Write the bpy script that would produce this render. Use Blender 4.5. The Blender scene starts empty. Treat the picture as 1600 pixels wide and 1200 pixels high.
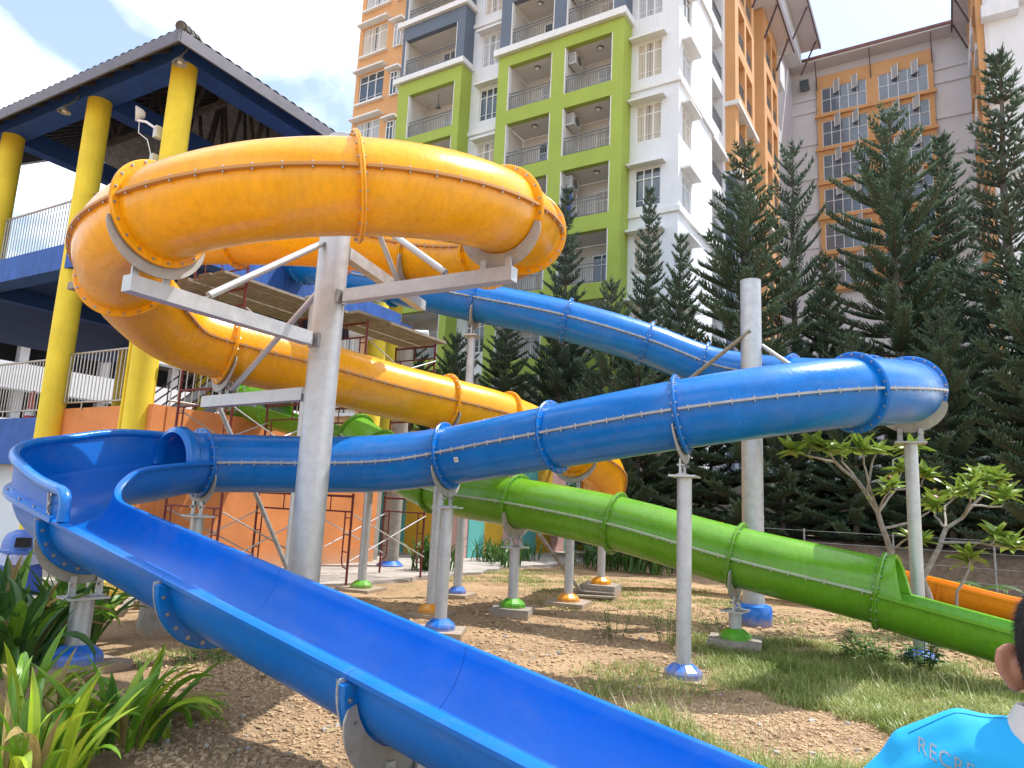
import bpy, bmesh, math, random
import numpy as np
from mathutils import Vector, Matrix

S = bpy.context.scene
COL = S.collection
PI = math.pi
rad = math.radians

# ------------------------------------------------------------------ camera, sky, sun, exposure
RIGHT = Vector((0.8533641, 0.51919492, 0.0469718))
UP = Vector((0.04716194, -0.16662043, 0.98489258))
FWD = Vector((-0.51917769, 0.83825668, 0.16667413))
cam_data = bpy.data.cameras.new('camera')
cam = bpy.data.objects.new('camera', cam_data)
COL.objects.link(cam)
m = Matrix.Identity(4)
for i, v in enumerate((RIGHT, UP, -FWD)):
    for j in range(3):
        m[j][i] = v[j]
m.translation = (0, 0, 1.8)
cam.matrix_world = m
cam_data.sensor_width = 36.0
cam_data.lens = 1100.0 / 1600.0 * 36.0
cam_data.clip_start = 0.05
cam_data.clip_end = 3000
S.camera = cam

SUN_EL, SUN_DIR = rad(62), Vector((0.53, 0.85))     # horizontal direction towards the sun (world x, y)
SUN_DIR.normalize()
world = bpy.data.worlds.new('World')
S.world = world
world.use_nodes = True
wn, wl = world.node_tree.nodes, world.node_tree.links
wn.clear()
w_out = wn.new('ShaderNodeOutputWorld')
w_bg = wn.new('ShaderNodeBackground')
w_bg.inputs['Strength'].default_value = 0.15
sky = wn.new('ShaderNodeTexSky')
sky.sky_type = 'NISHITA'
sky.sun_disc = False
sky.sun_elevation = SUN_EL
sky.sun_rotation = math.atan2(SUN_DIR.x, SUN_DIR.y)
sky.air_density = 1.0
sky.dust_density = 1.2
sky.ozone_density = 1.5
w_tc = wn.new('ShaderNodeTexCoord')
w_sep = wn.new('ShaderNodeSeparateXYZ')
wl.new(w_tc.outputs['Generated'], w_sep.inputs[0])
w_add = wn.new('ShaderNodeMath'); w_add.operation = 'ADD'; w_add.inputs[1].default_value = 0.22
wl.new(w_sep.outputs['Z'], w_add.inputs[0])
w_max = wn.new('ShaderNodeMath'); w_max.operation = 'MAXIMUM'; w_max.inputs[1].default_value = 0.08
wl.new(w_add.outputs[0], w_max.inputs[0])
w_comb = wn.new('ShaderNodeCombineXYZ')
for k, ax in enumerate('XY'):
    d = wn.new('ShaderNodeMath'); d.operation = 'DIVIDE'
    wl.new(w_sep.outputs[ax], d.inputs[0]); wl.new(w_max.outputs[0], d.inputs[1])
    wl.new(d.outputs[0], w_comb.inputs[k])
w_noise = wn.new('ShaderNodeTexNoise')
w_noise.inputs['Scale'].default_value = 1.55
w_noise.inputs['Detail'].default_value = 7
w_noise.inputs['Roughness'].default_value = 0.55
w_noise.inputs['Distortion'].default_value = 0.35
w_map = wn.new('ShaderNodeMapping')
w_map.inputs['Location'].default_value = (6.3, 12.7, 0.6)
wl.new(w_comb.outputs[0], w_map.inputs[0])
wl.new(w_map.outputs[0], w_noise.inputs['Vector'])
w_ramp = wn.new('ShaderNodeValToRGB')
w_ramp.color_ramp.elements[0].position = 0.44
w_ramp.color_ramp.elements[0].color = (0.10, 0.10, 0.10, 1)
w_ramp.color_ramp.elements[1].position = 0.63
w_ramp.color_ramp.elements[1].color = (1, 1, 1, 1)
wl.new(w_noise.outputs['Fac'], w_ramp.inputs[0])
w_mix = wn.new('ShaderNodeMix'); w_mix.data_type = 'RGBA'
wl.new(w_ramp.outputs[0], w_mix.inputs['Factor'])
wl.new(sky.outputs[0], w_mix.inputs['A'])
w_mix.inputs['B'].default_value = (8.8, 9.2, 9.8, 1)
wl.new(w_mix.outputs['Result'], w_bg.inputs['Color'])
wl.new(w_bg.outputs[0], w_out.inputs['Surface'])

sun_data = bpy.data.lights.new('sun', 'SUN')
sun_data.energy = 3.4
sun_data.angle = rad(0.53)
sun_data.color = (1.0, 0.97, 0.93)
sun = bpy.data.objects.new('sun', sun_data)
COL.objects.link(sun)
to_sun = Vector((SUN_DIR.x * math.cos(SUN_EL), SUN_DIR.y * math.cos(SUN_EL), math.sin(SUN_EL)))
sun.rotation_euler = to_sun.to_track_quat('Z', 'Y').to_euler()
sun.location = to_sun * 60

S.view_settings.view_transform = 'Standard'
S.view_settings.look = 'None'
S.view_settings.gamma = 1
S.view_settings.use_curve_mapping = False
S.view_settings.exposure = 0.9
S.cycles.use_denoising = True
S.cycles.max_bounces = 7
S.cycles.transparent_max_bounces = 8
S.cycles.caustics_reflective = False
S.cycles.caustics_refractive = False

# ------------------------------------------------------------------ materials
def mat(name, col, rough=0.5, metal=0.0, var=0.0, vscale=3.0, bump=0.0, bscale=40.0, coat=0.0,
        stretch=(1, 1, 1), col2=None, spec=0.5, detail=5.0, fine=0.0, fscale=120.0, trans=0.0, streak=0.0, rvar=0.0):
    mt = bpy.data.materials.new(name)
    mt.use_nodes = True
    nt = mt.node_tree
    b = nt.nodes['Principled BSDF']
    b.inputs['Base Color'].default_value = (*col, 1)
    b.inputs['Roughness'].default_value = rough
    b.inputs['Metallic'].default_value = metal
    b.inputs['Specular IOR Level'].default_value = spec
    b.inputs['Coat Weight'].default_value = coat
    b.inputs['Coat Roughness'].default_value = 0.08
    if trans:
        b.inputs['Transmission Weight'].default_value = trans
    tc = nt.nodes.new('ShaderNodeTexCoord')
    mp = nt.nodes.new('ShaderNodeMapping')
    mp.inputs['Scale'].default_value = stretch
    nt.links.new(tc.outputs['Object'], mp.inputs[0])
    last = None
    if var or col2:
        n = nt.nodes.new('ShaderNodeTexNoise')
        n.inputs['Scale'].default_value = vscale
        n.inputs['Detail'].default_value = detail
        n.inputs['Roughness'].default_value = 0.62
        nt.links.new(mp.outputs[0], n.inputs['Vector'])
        r = nt.nodes.new('ShaderNodeValToRGB')
        r.color_ramp.elements[0].position = 0.3
        r.color_ramp.elements[1].position = 0.7
        c2 = col2 or tuple(min(1, c * (1 + var)) for c in col)
        c1 = col if col2 else tuple(c * (1 - var) for c in col)
        r.color_ramp.elements[0].color = (*c1, 1)
        r.color_ramp.elements[1].color = (*c2, 1)
        nt.links.new(n.outputs['Fac'], r.inputs[0])
        last = r.outputs[0]
        if rvar:
            rr = nt.nodes.new('ShaderNodeMapRange')
            rr.inputs['To Min'].default_value = max(0, rough - rvar)
            rr.inputs['To Max'].default_value = rough + rvar
            nt.links.new(n.outputs['Fac'], rr.inputs[0])
            nt.links.new(rr.outputs[0], b.inputs['Roughness'])
    if fine:
        n2 = nt.nodes.new('ShaderNodeTexNoise')
        n2.inputs['Scale'].default_value = fscale
        n2.inputs['Detail'].default_value = 3
        nt.links.new(mp.outputs[0], n2.inputs['Vector'])
        mr = nt.nodes.new('ShaderNodeMapRange')
        mr.inputs['From Min'].default_value = 0.3; mr.inputs['From Max'].default_value = 0.7
        mr.inputs['To Min'].default_value = 1 - fine; mr.inputs['To Max'].default_value = 1 + fine
        nt.links.new(n2.outputs['Fac'], mr.inputs[0])
        mx = nt.nodes.new('ShaderNodeMix'); mx.data_type = 'RGBA'; mx.blend_type = 'MULTIPLY'
        mx.inputs['Factor'].default_value = 1
        if last: nt.links.new(last, mx.inputs['A'])
        else: mx.inputs['A'].default_value = (*col, 1)
        nt.links.new(mr.outputs[0], mx.inputs['B'])
        last = mx.outputs['Result']
    if streak:                                   # rain and drip streaks running down
        mp2 = nt.nodes.new('ShaderNodeMapping')
        mp2.inputs['Scale'].default_value = (9, 9, 0.5)
        nt.links.new(tc.outputs['Object'], mp2.inputs[0])
        n3 = nt.nodes.new('ShaderNodeTexNoise')
        n3.inputs['Scale'].default_value = 2.2
        n3.inputs['Detail'].default_value = 4
        nt.links.new(mp2.outputs[0], n3.inputs['Vector'])
        mr = nt.nodes.new('ShaderNodeMapRange')
        mr.inputs['From Min'].default_value = 0.42; mr.inputs['From Max'].default_value = 0.72
        mr.inputs['To Min'].default_value = 1.0; mr.inputs['To Max'].default_value = 1 - streak
        nt.links.new(n3.outputs['Fac'], mr.inputs[0])
        mx = nt.nodes.new('ShaderNodeMix'); mx.data_type = 'RGBA'; mx.blend_type = 'MULTIPLY'
        mx.inputs['Factor'].default_value = 1
        if last: nt.links.new(last, mx.inputs['A'])
        else: mx.inputs['A'].default_value = (*col, 1)
        nt.links.new(mr.outputs[0], mx.inputs['B'])
        last = mx.outputs['Result']
    if last:
        nt.links.new(last, b.inputs['Base Color'])
    if bump:
        nb = nt.nodes.new('ShaderNodeTexNoise')
        nb.inputs['Scale'].default_value = bscale
        nb.inputs['Detail'].default_value = 4
        nt.links.new(mp.outputs[0], nb.inputs['Vector'])
        bp = nt.nodes.new('ShaderNodeBump')
        bp.inputs['Strength'].default_value = bump
        bp.inputs['Distance'].default_value = 0.01
        nt.links.new(nb.outputs['Fac'], bp.inputs['Height'])
        nt.links.new(bp.outputs[0], b.inputs['Normal'])
    return mt

def grime(mt, amt=0.2, col=(0.33, 0.30, 0.26)):
    """patchy dust and faded water marks"""
    nt = mt.node_tree; b = nt.nodes['Principled BSDF']
    tc = nt.nodes.new('ShaderNodeTexCoord'); mp = nt.nodes.new('ShaderNodeMapping'); mp.inputs['Scale'].default_value = (1, 1, 1.6)
    nt.links.new(tc.outputs['Object'], mp.inputs[0])
    n = nt.nodes.new('ShaderNodeTexNoise'); n.inputs['Scale'].default_value = 1.9; n.inputs['Detail'].default_value = 9; n.inputs['Roughness'].default_value = 0.72
    nt.links.new(mp.outputs[0], n.inputs['Vector'])
    mr = nt.nodes.new('ShaderNodeMapRange'); mr.inputs['From Min'].default_value = 0.50; mr.inputs['From Max'].default_value = 0.78; mr.inputs['To Max'].default_value = amt
    nt.links.new(n.outputs['Fac'], mr.inputs[0])
    mx = nt.nodes.new('ShaderNodeMix'); mx.data_type = 'RGBA'; nt.links.new(mr.outputs[0], mx.inputs['Factor'])
    nt.links.new(b.inputs['Base Color'].links[0].from_socket, mx.inputs['A']); mx.inputs['B'].default_value = (*col, 1)
    nt.links.new(mx.outputs['Result'], b.inputs['Base Color'])

def gelcoat(name, col):
    """glossy glass-fibre: colour, slight waviness, fine drip lines"""
    mt = mat(name, col, rough=0.24, coat=0.07, spec=0.34, var=0.10, vscale=2.3, bump=0.25, bscale=26, fine=0.05, fscale=60, streak=0.13, rvar=0.10)
    grime(mt, 0.15)
    return mt

M = {}
M['yellow_tube'] = gelcoat('yellow_gelcoat', (0.84, 0.375, 0.006))
M['blue_tube'] = gelcoat('blue_gelcoat', (0.003, 0.165, 0.55))
M['blue_inner'] = mat('blue_flume_gelcoat', (0.0015, 0.135, 0.52), rough=0.34, spec=0.3, var=0.07, vscale=2.0, bump=0.12, bscale=20, fine=0.04, fscale=70, rvar=0.08)
grime(M['blue_inner'], 0.16)
M['green_tube'] = gelcoat('green_gelcoat', (0.125, 0.33, 0.018))
M['orange_flume'] = gelcoat('orange_gelcoat', (0.75, 0.29, 0.008))
M['steel'] = mat('galvanised_steel', (0.50, 0.51, 0.51), rough=0.48, metal=0.55, var=0.13, vscale=7, bump=0.12, bscale=30, fine=0.05, fscale=60, rvar=0.12)
M['steel_dark'] = mat('weathered_galvanised', (0.33, 0.33, 0.32), rough=0.55, metal=0.5, var=0.3, vscale=7, fine=0.1, fscale=50)
M['steel_plate'] = mat('saddle_plate_steel', (0.40, 0.39, 0.36), rough=0.6, metal=0.25, var=0.15, vscale=9, fine=0.1)
M['seam'] = mat('sealant_strip', (0.36, 0.38, 0.40), rough=0.5, var=0.25, vscale=12)
M['bolt'] = mat('bolt_steel', (0.42, 0.42, 0.41), rough=0.35, metal=0.85)
M['blue_base'] = mat('blue_cover_paint', (0.008, 0.16, 0.62), rough=0.3, var=0.15, vscale=8, coat=0.3, fine=0.08)
M['green_base'] = mat('green_cover_paint', (0.10, 0.36, 0.02), rough=0.35, var=0.15, vscale=8, coat=0.3)
M['orange_base'] = mat('orange_cover_paint', (0.80, 0.30, 0.01), rough=0.35, var=0.15, vscale=8, coat=0.3)
M['concrete'] = mat('concrete', (0.30, 0.265, 0.22), rough=0.9, var=0.25, vscale=6, bump=0.5, bscale=30, fine=0.12)
M['col_yellow'] = mat('yellow_column_paint', (0.80, 0.61, 0.04), rough=0.75, var=0.10, vscale=1.7, bump=0.35, bscale=28, fine=0.06, streak=0.06)
M['beam_blue'] = mat('blue_beam_paint', (0.02, 0.08, 0.32), rough=0.7, var=0.18, vscale=2.5, bump=0.2, bscale=25, fine=0.1, streak=0.12)
M['parapet_blue'] = mat('blue_parapet_paint', (0.025, 0.10, 0.37), rough=0.7, var=0.18, vscale=2.5, bump=0.2, bscale=25, streak=0.35)
M['wall_orange'] = mat('orange_wall_paint', (0.66, 0.24, 0.075), rough=0.85, var=0.18, vscale=1.2, bump=0.35, bscale=20, fine=0.07, streak=0.04)
M['roof_tile'] = mat('roof_tile_clay', (0.12, 0.105, 0.095), rough=0.85, var=0.35, vscale=5, bump=0.4, bscale=20)
M['fascia'] = mat('fascia_paint', (0.13, 0.125, 0.15), rough=0.55, var=0.15, vscale=4)
M['timber_dark'] = mat('dark_roof_timber', (0.075, 0.072, 0.078), rough=0.8, var=0.3, vscale=6)
M['soffit_sheet'] = mat('roof_underlay', (0.16, 0.155, 0.15), rough=0.8, var=0.4, vscale=4)
M['stainless'] = mat('railing_steel', (0.42, 0.38, 0.34), rough=0.35, metal=0.7, var=0.2, vscale=8)
M['scaffold_red'] = mat('scaffold_red_oxide', (0.14, 0.018, 0.014), rough=0.6, var=0.35, vscale=11)
M['plank'] = mat('weathered_plank', (0.27, 0.23, 0.18), rough=0.9, var=0.35, vscale=7, stretch=(1, 1, 6), bump=0.3, bscale=30)
M['w_white'] = mat('white_wall_paint', (0.73, 0.75, 0.78), rough=0.85, var=0.05, vscale=0.7, bump=0.15, bscale=14, streak=0.07, fine=0.02, fscale=10)
M['w_grey'] = mat('pale_grey_wall_paint', (0.66, 0.65, 0.67), rough=0.85, var=0.06, vscale=0.5, streak=0.07)
M['w_green'] = mat('lime_wall_paint', (0.34, 0.43, 0.07), rough=0.8, var=0.07, vscale=0.6, streak=0.05)
M['w_orange'] = mat('apricot_wall_paint', (0.64, 0.345, 0.15), rough=0.8, var=0.06, vscale=0.6, streak=0.08)
M['w_slate'] = mat('slate_wall_paint', (0.125, 0.155, 0.205), rough=0.8, var=0.08, vscale=0.6, streak=0.08)
M['w_room'] = mat('balcony_back_wall', (0.64, 0.62, 0.58), rough=0.9, var=0.06, vscale=1.0)
M['white_trim'] = mat('white_trim', (0.76, 0.76, 0.75), rough=0.7, var=0.05, vscale=2, streak=0.1)
M['win_frame'] = mat('white_window_frame', (0.78, 0.78, 0.78), rough=0.4)
M['glass'] = mat('window_glass', (0.055, 0.075, 0.095), rough=0.06, spec=0.9, coat=0.6, var=0.2, vscale=1.0)
M['glass_grey'] = mat('corridor_window_glass', (0.11, 0.14, 0.18), rough=0.12, spec=0.7, coat=0.5, var=0.25, vscale=0.5)
M['rail_paint'] = mat('dark_balcony_railing', (0.16, 0.165, 0.17), rough=0.5, metal=0.2)
M['soffit'] = mat('eave_soffit', (0.66, 0.62, 0.63), rough=0.85, var=0.06, vscale=0.4)
M['roof_red'] = mat('red_roof_sheet', (0.19, 0.085, 0.07), rough=0.75, var=0.3, vscale=2)
M['strut'] = mat('eave_strut_paint', (0.10, 0.06, 0.07), rough=0.6)
M['bark'] = mat('grey_bark', (0.13, 0.105, 0.085), rough=0.95, var=0.35, vscale=9, stretch=(1, 1, 0.3), bump=0.6, bscale=25)
M['bark_pale'] = mat('pale_frangipani_bark', (0.31, 0.28, 0.245), rough=0.9, var=0.3, vscale=14, bump=0.5, bscale=40)


def leafmat(name, c1, c2, vs=6, stretch=(1, 1, 1), fine=0.08, fs=50, rough=0.38):
    mt = mat(name, c1, rough=rough, col2=c2, vscale=vs, spec=0.42, fine=fine, fscale=fs, stretch=stretch)
    nt = mt.node_tree
    b = nt.nodes['Principled BSDF']
    tr = nt.nodes.new('ShaderNodeBsdfTranslucent')
    mix = nt.nodes.new('ShaderNodeMixShader'); mix.inputs[0].default_value = 0.28
    out = [n for n in nt.nodes if n.type == 'OUTPUT_MATERIAL'][0]
    src = b.inputs['Base Color'].links[0].from_socket
    nt.links.new(src, tr.inputs['Color'])
    nt.links.new(b.outputs[0], mix.inputs[1]); nt.links.new(tr.outputs[0], mix.inputs[2])
    nt.links.new(mix.outputs[0], out.inputs['Surface'])
    return mt
M['needles'] = leafmat('pine_needles', (0.070, 0.122, 0.076), (0.125, 0.185, 0.105), 1.3, rough=0.6)
M['needles_b'] = leafmat('pine_needles_bluish', (0.074, 0.124, 0.090), (0.122, 0.178, 0.118), 1.1, rough=0.6)
M['lily'] = leafmat('strap_leaf', (0.10, 0.24, 0.015), (0.20, 0.36, 0.03), 5, (1.2, 9, 1.2), 0.16, 26)
M['lily_dark'] = leafmat('dark_strap_leaf', (0.035, 0.105, 0.02), (0.08, 0.18, 0.03), 5, (1.2, 9, 1.2), 0.16, 26)
M['lily_yellow'] = leafmat('young_strap_leaf', (0.26, 0.38, 0.02), (0.36, 0.46, 0.04), 5, (1.2, 9, 1.2), 0.16, 26)  # the leaf's own lighter yellow-green, mixed at random into the clumps
M['lily_dead'] = leafmat('withered_strap_leaf', (0.22, 0.15, 0.05), (0.40, 0.32, 0.12), 5, (1.2, 9, 1.2), 0.2, 26, 0.7)
M['plum_leaf'] = leafmat('frangipani_leaf', (0.14, 0.26, 0.035), (0.27, 0.36, 0.06))
M['grass'] = leafmat('grass_blade', (0.17, 0.25, 0.04), (0.40, 0.42, 0.15), 1.6)
M['weed'] = leafmat('weed_leaf', (0.05, 0.13, 0.025), (0.10, 0.21, 0.04))
M['petal'] = mat('pink_petal', (0.75, 0.25, 0.33), rough=0.6)
M['bin_blue'] = mat('bin_blue_plastic', (0.02, 0.07, 0.36), rough=0.42, var=0.12, vscale=5)
M['dark'] = mat('dark_interior', (0.012, 0.012, 0.014), rough=0.9)
M['cone_red'] = mat('cone_red_plastic', (0.55, 0.04, 0.03), rough=0.5)
M['rubber'] = mat('black_plastic', (0.02, 0.02, 0.02), rough=0.6)
M['ac_white'] = mat('ac_casing', (0.55, 0.55, 0.53), rough=0.6, var=0.1, vscale=4)

def dusty(mt, h=0.16, col=(0.36, 0.25, 0.15), amt=0.85):
    """soil splashed over the lowest part of a thing (object z from its base)"""
    nt = mt.node_tree; b = nt.nodes['Principled BSDF']
    tc = nt.nodes.new('ShaderNodeTexCoord'); sp = nt.nodes.new('ShaderNodeSeparateXYZ'); nt.links.new(tc.outputs['Object'], sp.inputs[0])
    n = nt.nodes.new('ShaderNodeTexNoise'); n.inputs['Scale'].default_value = 14; n.inputs['Detail'].default_value = 6; nt.links.new(tc.outputs['Object'], n.inputs['Vector'])
    ml = nt.nodes.new('ShaderNodeMath'); ml.operation = 'MULTIPLY_ADD'; ml.inputs[1].default_value = 0.30; ml.inputs[2].default_value = -0.15; nt.links.new(n.outputs['Fac'], ml.inputs[0])
    ad = nt.nodes.new('ShaderNodeMath'); ad.operation = 'ADD'; nt.links.new(sp.outputs['Z'], ad.inputs[0]); nt.links.new(ml.outputs[0], ad.inputs[1])
    mr = nt.nodes.new('ShaderNodeMapRange'); mr.inputs['From Min'].default_value = 0.0; mr.inputs['From Max'].default_value = h; mr.inputs['To Min'].default_value = amt; mr.inputs['To Max'].default_value = 0.0
    nt.links.new(ad.outputs[0], mr.inputs[0])
    mx = nt.nodes.new('ShaderNodeMix'); mx.data_type = 'RGBA'; nt.links.new(mr.outputs[0], mx.inputs['Factor'])
    lk = b.inputs['Base Color'].links
    if lk: nt.links.new(lk[0].from_socket, mx.inputs['A'])
    else: mx.inputs['A'].default_value = b.inputs['Base Color'].default_value
    mx.inputs['B'].default_value = (*col, 1)
    nt.links.new(mx.outputs['Result'], b.inputs['Base Color'])
for k_ in ('blue_base', 'green_base', 'orange_base'): dusty(M[k_], 0.17, amt=0.8)
dusty(M['concrete'], 0.12, amt=1.0)
dusty(M['wall_orange'], 0.5, (0.42, 0.34, 0.26), 0.6)

# ------------------------------------------------------------------ mesh building
OFF = {}            # world offset of every thing's root and part

class MB:
    def __init__(s):
        s.v, s.f, s.mi = [], [], []
    def add(s, verts, faces, k=0):
        b = len(s.v)
        s.v.extend([tuple(x) for x in verts])
        s.f.extend([tuple(i + b for i in f) for f in faces])
        s.mi.extend([k] * len(faces))
        return s
    def box(s, x0, x1, y0, y1, z0, z1, k=0):
        v = [(x0, y0, z0), (x1, y0, z0), (x1, y1, z0), (x0, y1, z0), (x0, y0, z1), (x1, y0, z1), (x1, y1, z1), (x0, y1, z1)]
        return s.add(v, [(0, 3, 2, 1), (4, 5, 6, 7), (0, 1, 5, 4), (1, 2, 6, 5), (2, 3, 7, 6), (3, 0, 4, 7)], k)
    def beam(s, a, b, w, h, up=(0, 0, 1), k=0):
        a, b = Vector(a), Vector(b)
        t = (b - a).normalized()
        u = Vector(up)
        if abs(t.dot(u)) > 0.98: u = Vector((1, 0, 0))
        sd = t.cross(u).normalized(); u = sd.cross(t)
        v = []
        for p in (a, b):
            for i, j in ((-1, -1), (1, -1), (1, 1), (-1, 1)):
                v.append(p + sd * (i * w / 2) + u * (j * h / 2))
        return s.add(v, [(0, 1, 2, 3), (7, 6, 5, 4), (0, 4, 5, 1), (1, 5, 6, 2), (2, 6, 7, 3), (3, 7, 4, 0)], k)
    def tube(s, pts, r, n=10, k=0, caps=True):
        pts = [Vector(p) for p in pts]
        rs = r if isinstance(r, (list, tuple)) else [r] * len(pts)
        v, f = [], []
        t0 = (pts[1] - pts[0]).normalized()
        ref = Vector((0, 0, 1)) if abs(t0.z) < 0.9 else Vector((1, 0, 0))
        sd = t0.cross(ref).normalized()
        for i, p in enumerate(pts):
            t = (pts[min(i + 1, len(pts) - 1)] - pts[max(i - 1, 0)]).normalized()
            sd = (sd - t * sd.dot(t)).normalized()
            u = t.cross(sd)
            for q in range(n):
                a = 2 * PI * q / n
                v.append(p + (sd * math.cos(a) + u * math.sin(a)) * rs[i])
        for i in range(len(pts) - 1):
            for q in range(n):
                f.append((i * n + q, i * n + (q + 1) % n, (i + 1) * n + (q + 1) % n, (i + 1) * n + q))
        if caps:
            f.append(tuple(reversed(range(n))))
            f.append(tuple((len(pts) - 1) * n + q for q in range(n)))
        return s.add(v, f, k)
    def lathe(s, prof, n=24, c=(0, 0, 0), k=0, caps=True, ph=0):
        v, f = [], []
        for (r, z) in prof:
            for q in range(n):
                a = 2 * PI * (q + ph) / n
                v.append((c[0] + r * math.cos(a), c[1] + r * math.sin(a), c[2] + z))
        L = len(prof)
        for i in range(L - 1):
            for q in range(n):
                f.append((i * n + q, i * n + (q + 1) % n, (i + 1) * n + (q + 1) % n, (i + 1) * n + q))
        if caps:
            f.append(tuple(reversed(range(n))))
            f.append(tuple((L - 1) * n + q for q in range(n)))
        return s.add(v, f, k)
    def prism(s, poly, d, k=0):
        """polygon (list of Vectors) extruded by vector d"""
        d = Vector(d); n = len(poly)
        poly = [Vector(p) for p in poly]
        v = poly + [p + d for p in poly]
        f = [tuple(reversed(range(n))), tuple(n + i for i in range(n))]
        f += [(i, (i + 1) % n, n + (i + 1) % n, n + i) for i in range(n)]
        return s.add(v, f, k)
    def grid(s, rows, close=False, k=0, flip=False):
        """loft through rows of points"""
        n = len(rows[0]); v = [p for r in rows for p in r]; f = []
        for i in range(len(rows) - 1):
            for j in range(n if close else n - 1):
                q = (i * n + j, i * n + (j + 1) % n, (i + 1) * n + (j + 1) % n, (i + 1) * n + j)
                f.append(tuple(reversed(q)) if flip else q)
        return s.add(v, f, k)

def mesh_of(mb, mats, off=(0, 0, 0), smooth=True, name='mesh', angle=38, recalc=True):
    me = bpy.data.meshes.new(name)
    v = np.array(mb.v, dtype=float).reshape(-1, 3) - np.array(off, dtype=float)
    me.from_pydata(v.tolist(), [], mb.f)
    if not isinstance(mats, (list, tuple)): mats = [mats]
    for x in mats: me.materials.append(x)
    if len(mats) > 1: me.polygons.foreach_set('material_index', mb.mi)
    if recalc and len(mb.f) < 60000:
        bm = bmesh.new(); bm.from_mesh(me); bmesh.ops.recalc_face_normals(bm, faces=bm.faces); bm.to_mesh(me); bm.free()
    if smooth:
        me.polygons.foreach_set('use_smooth', [True] * len(me.polygons))
        me.update()
        me.set_sharp_from_angle(angle=rad(angle))
    me.update()
    return me

def thing(name, label, cat, loc=(0, 0, 0), group=None, rz=0):
    o = bpy.data.objects.new(name, None)
    COL.objects.link(o)
    o.location = loc; o.rotation_euler = (0, 0, rz)
    o.empty_display_size = 0.2
    o['label'] = label; o['category'] = cat
    if group: o['group'] = group
    OFF[o.name] = tuple(loc)
    return o

def part(name, mb, mats, parent, label=None, smooth=True, recalc=True, kind=None, angle=38):
    """links a mesh (given in world coordinates) as a child of parent"""
    base = OFF[parent.name]
    me = mb if isinstance(mb, bpy.types.Mesh) else mesh_of(mb, mats, base, smooth, name, angle, recalc)
    o = bpy.data.objects.new(name, me)
    COL.objects.link(o); o.parent = parent
    OFF[o.name] = base
    if label: o['label'] = label
    if kind: o['kind'] = kind
    return o

def inst(name, me, parent, loc, rot=(0, 0, 0), sc=(1, 1, 1)):
    """a child sharing mesh data, loc in world coordinates"""
    o = bpy.data.objects.new(name, me)
    COL.objects.link(o); o.parent = parent
    b = OFF[parent.name]
    o.location = (loc[0] - b[0], loc[1] - b[1], loc[2] - b[2])
    o.rotation_euler = rot; o.scale = sc
    OFF[o.name] = tuple(loc)
    return o

def solo(name, mb, mats, label=None, cat=None, group=None, kind=None, smooth=True, recalc=True, off=(0, 0, 0)):
    me = mb if isinstance(mb, bpy.types.Mesh) else mesh_of(mb, mats, off, smooth, name, 38, recalc)
    o = bpy.data.objects.new(name, me)
    COL.objects.link(o)
    o.location = off
    if label: o['label'] = label
    if cat: o['category'] = cat
    if group: o['group'] = group
    if kind: o['kind'] = kind
    OFF[o.name] = tuple(off)
    return o

def copy_thing(root, loc, rz, label, scale=None):
    c = root.copy(); COL.objects.link(c)
    c.location = loc; c.rotation_euler = (0, 0, rz); c['label'] = label
    if scale: c.scale = scale
    for ch in list(root.children):
        d = ch.copy(); COL.objects.link(d); d.parent = c
        for g in list(ch.children):
            e = g.copy(); COL.objects.link(e); e.parent = d
    return c

def vnoise(x, y, seed=0):
    """cheap smooth 2-D noise, -1..1"""
    return (math.sin(x * 1.7 + seed) * math.cos(y * 1.3 - seed * 2) + 0.5 * math.sin(x * 3.9 - y * 2.7 + seed * 3)
            + 0.3 * math.sin(x * 7.3 + y * 8.1 + seed)) / 1.8
# ================================================================== GROUND
def ground_h(x, y):
    h = 0.03 * vnoise(x * 0.9, y * 0.9, 1.3) + 0.015 * vnoise(x * 3.1, y * 2.7, 4.2)
    near = max(0.0, 1 - max(abs(x + 4) / 9.5, abs(y - 7) / 10.0))
    h *= min(1.0, near * 3)
    # bare heap where the soil was dug around the flume and the plants
    h += 0.07 * math.exp(-((x + 6.1) ** 2 + (y - 5.4) ** 2) / 1.2)
    h += 0.06 * math.exp(-((x + 1.7) ** 2 + (y - 5.6) ** 2) / 1.6)
    return h

def axis(lo, hi, a, b, step):
    out = [lo, lo * 0.5 + a * 0.5, a - 12, a - 4]
    n = int((b - a) / step)
    out += [a + (b - a) * i / n for i in range(n + 1)]
    out += [b + 4, b + 12, hi * 0.5 + b * 0.5, hi]
    return out

gm = MB()
gx = axis(-900, 900, -13.0, 4.0, 0.11)
gy = axis(-900, 900, 0.2, 16.0, 0.11)
rows = [[(x, y, ground_h(x, y)) for x in gx] for y in gy]
gm.grid(rows, flip=False)
soil = bpy.data.materials.new('soil_ground'); soil.use_nodes = True
nt = soil.node_tree; b = nt.nodes['Principled BSDF']
b.inputs['Roughness'].default_value = 0.95; b.inputs['Specular IOR Level'].default_value = 0.15
tc = nt.nodes.new('ShaderNodeTexCoord')
def nz(scale, detail=6, rough=0.6):
    n = nt.nodes.new('ShaderNodeTexNoise'); n.inputs['Scale'].default_value = scale
    n.inputs['Detail'].default_value = detail; n.inputs['Roughness'].default_value = rough
    nt.links.new(tc.outputs['Object'], n.inputs['Vector']); return n
def ramp(src, stops):
    r = nt.nodes.new('ShaderNodeValToRGB'); e = r.color_ramp.elements
    e[0].position, e[0].color = stops[0][0], (*stops[0][1], 1)
    e[1].position, e[1].color = stops[-1][0], (*stops[-1][1], 1)
    for p_, c_ in stops[1:-1]:
        k = e.new(p_); k.color = (*c_, 1)
    nt.links.new(src, r.inputs[0]); return r
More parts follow.
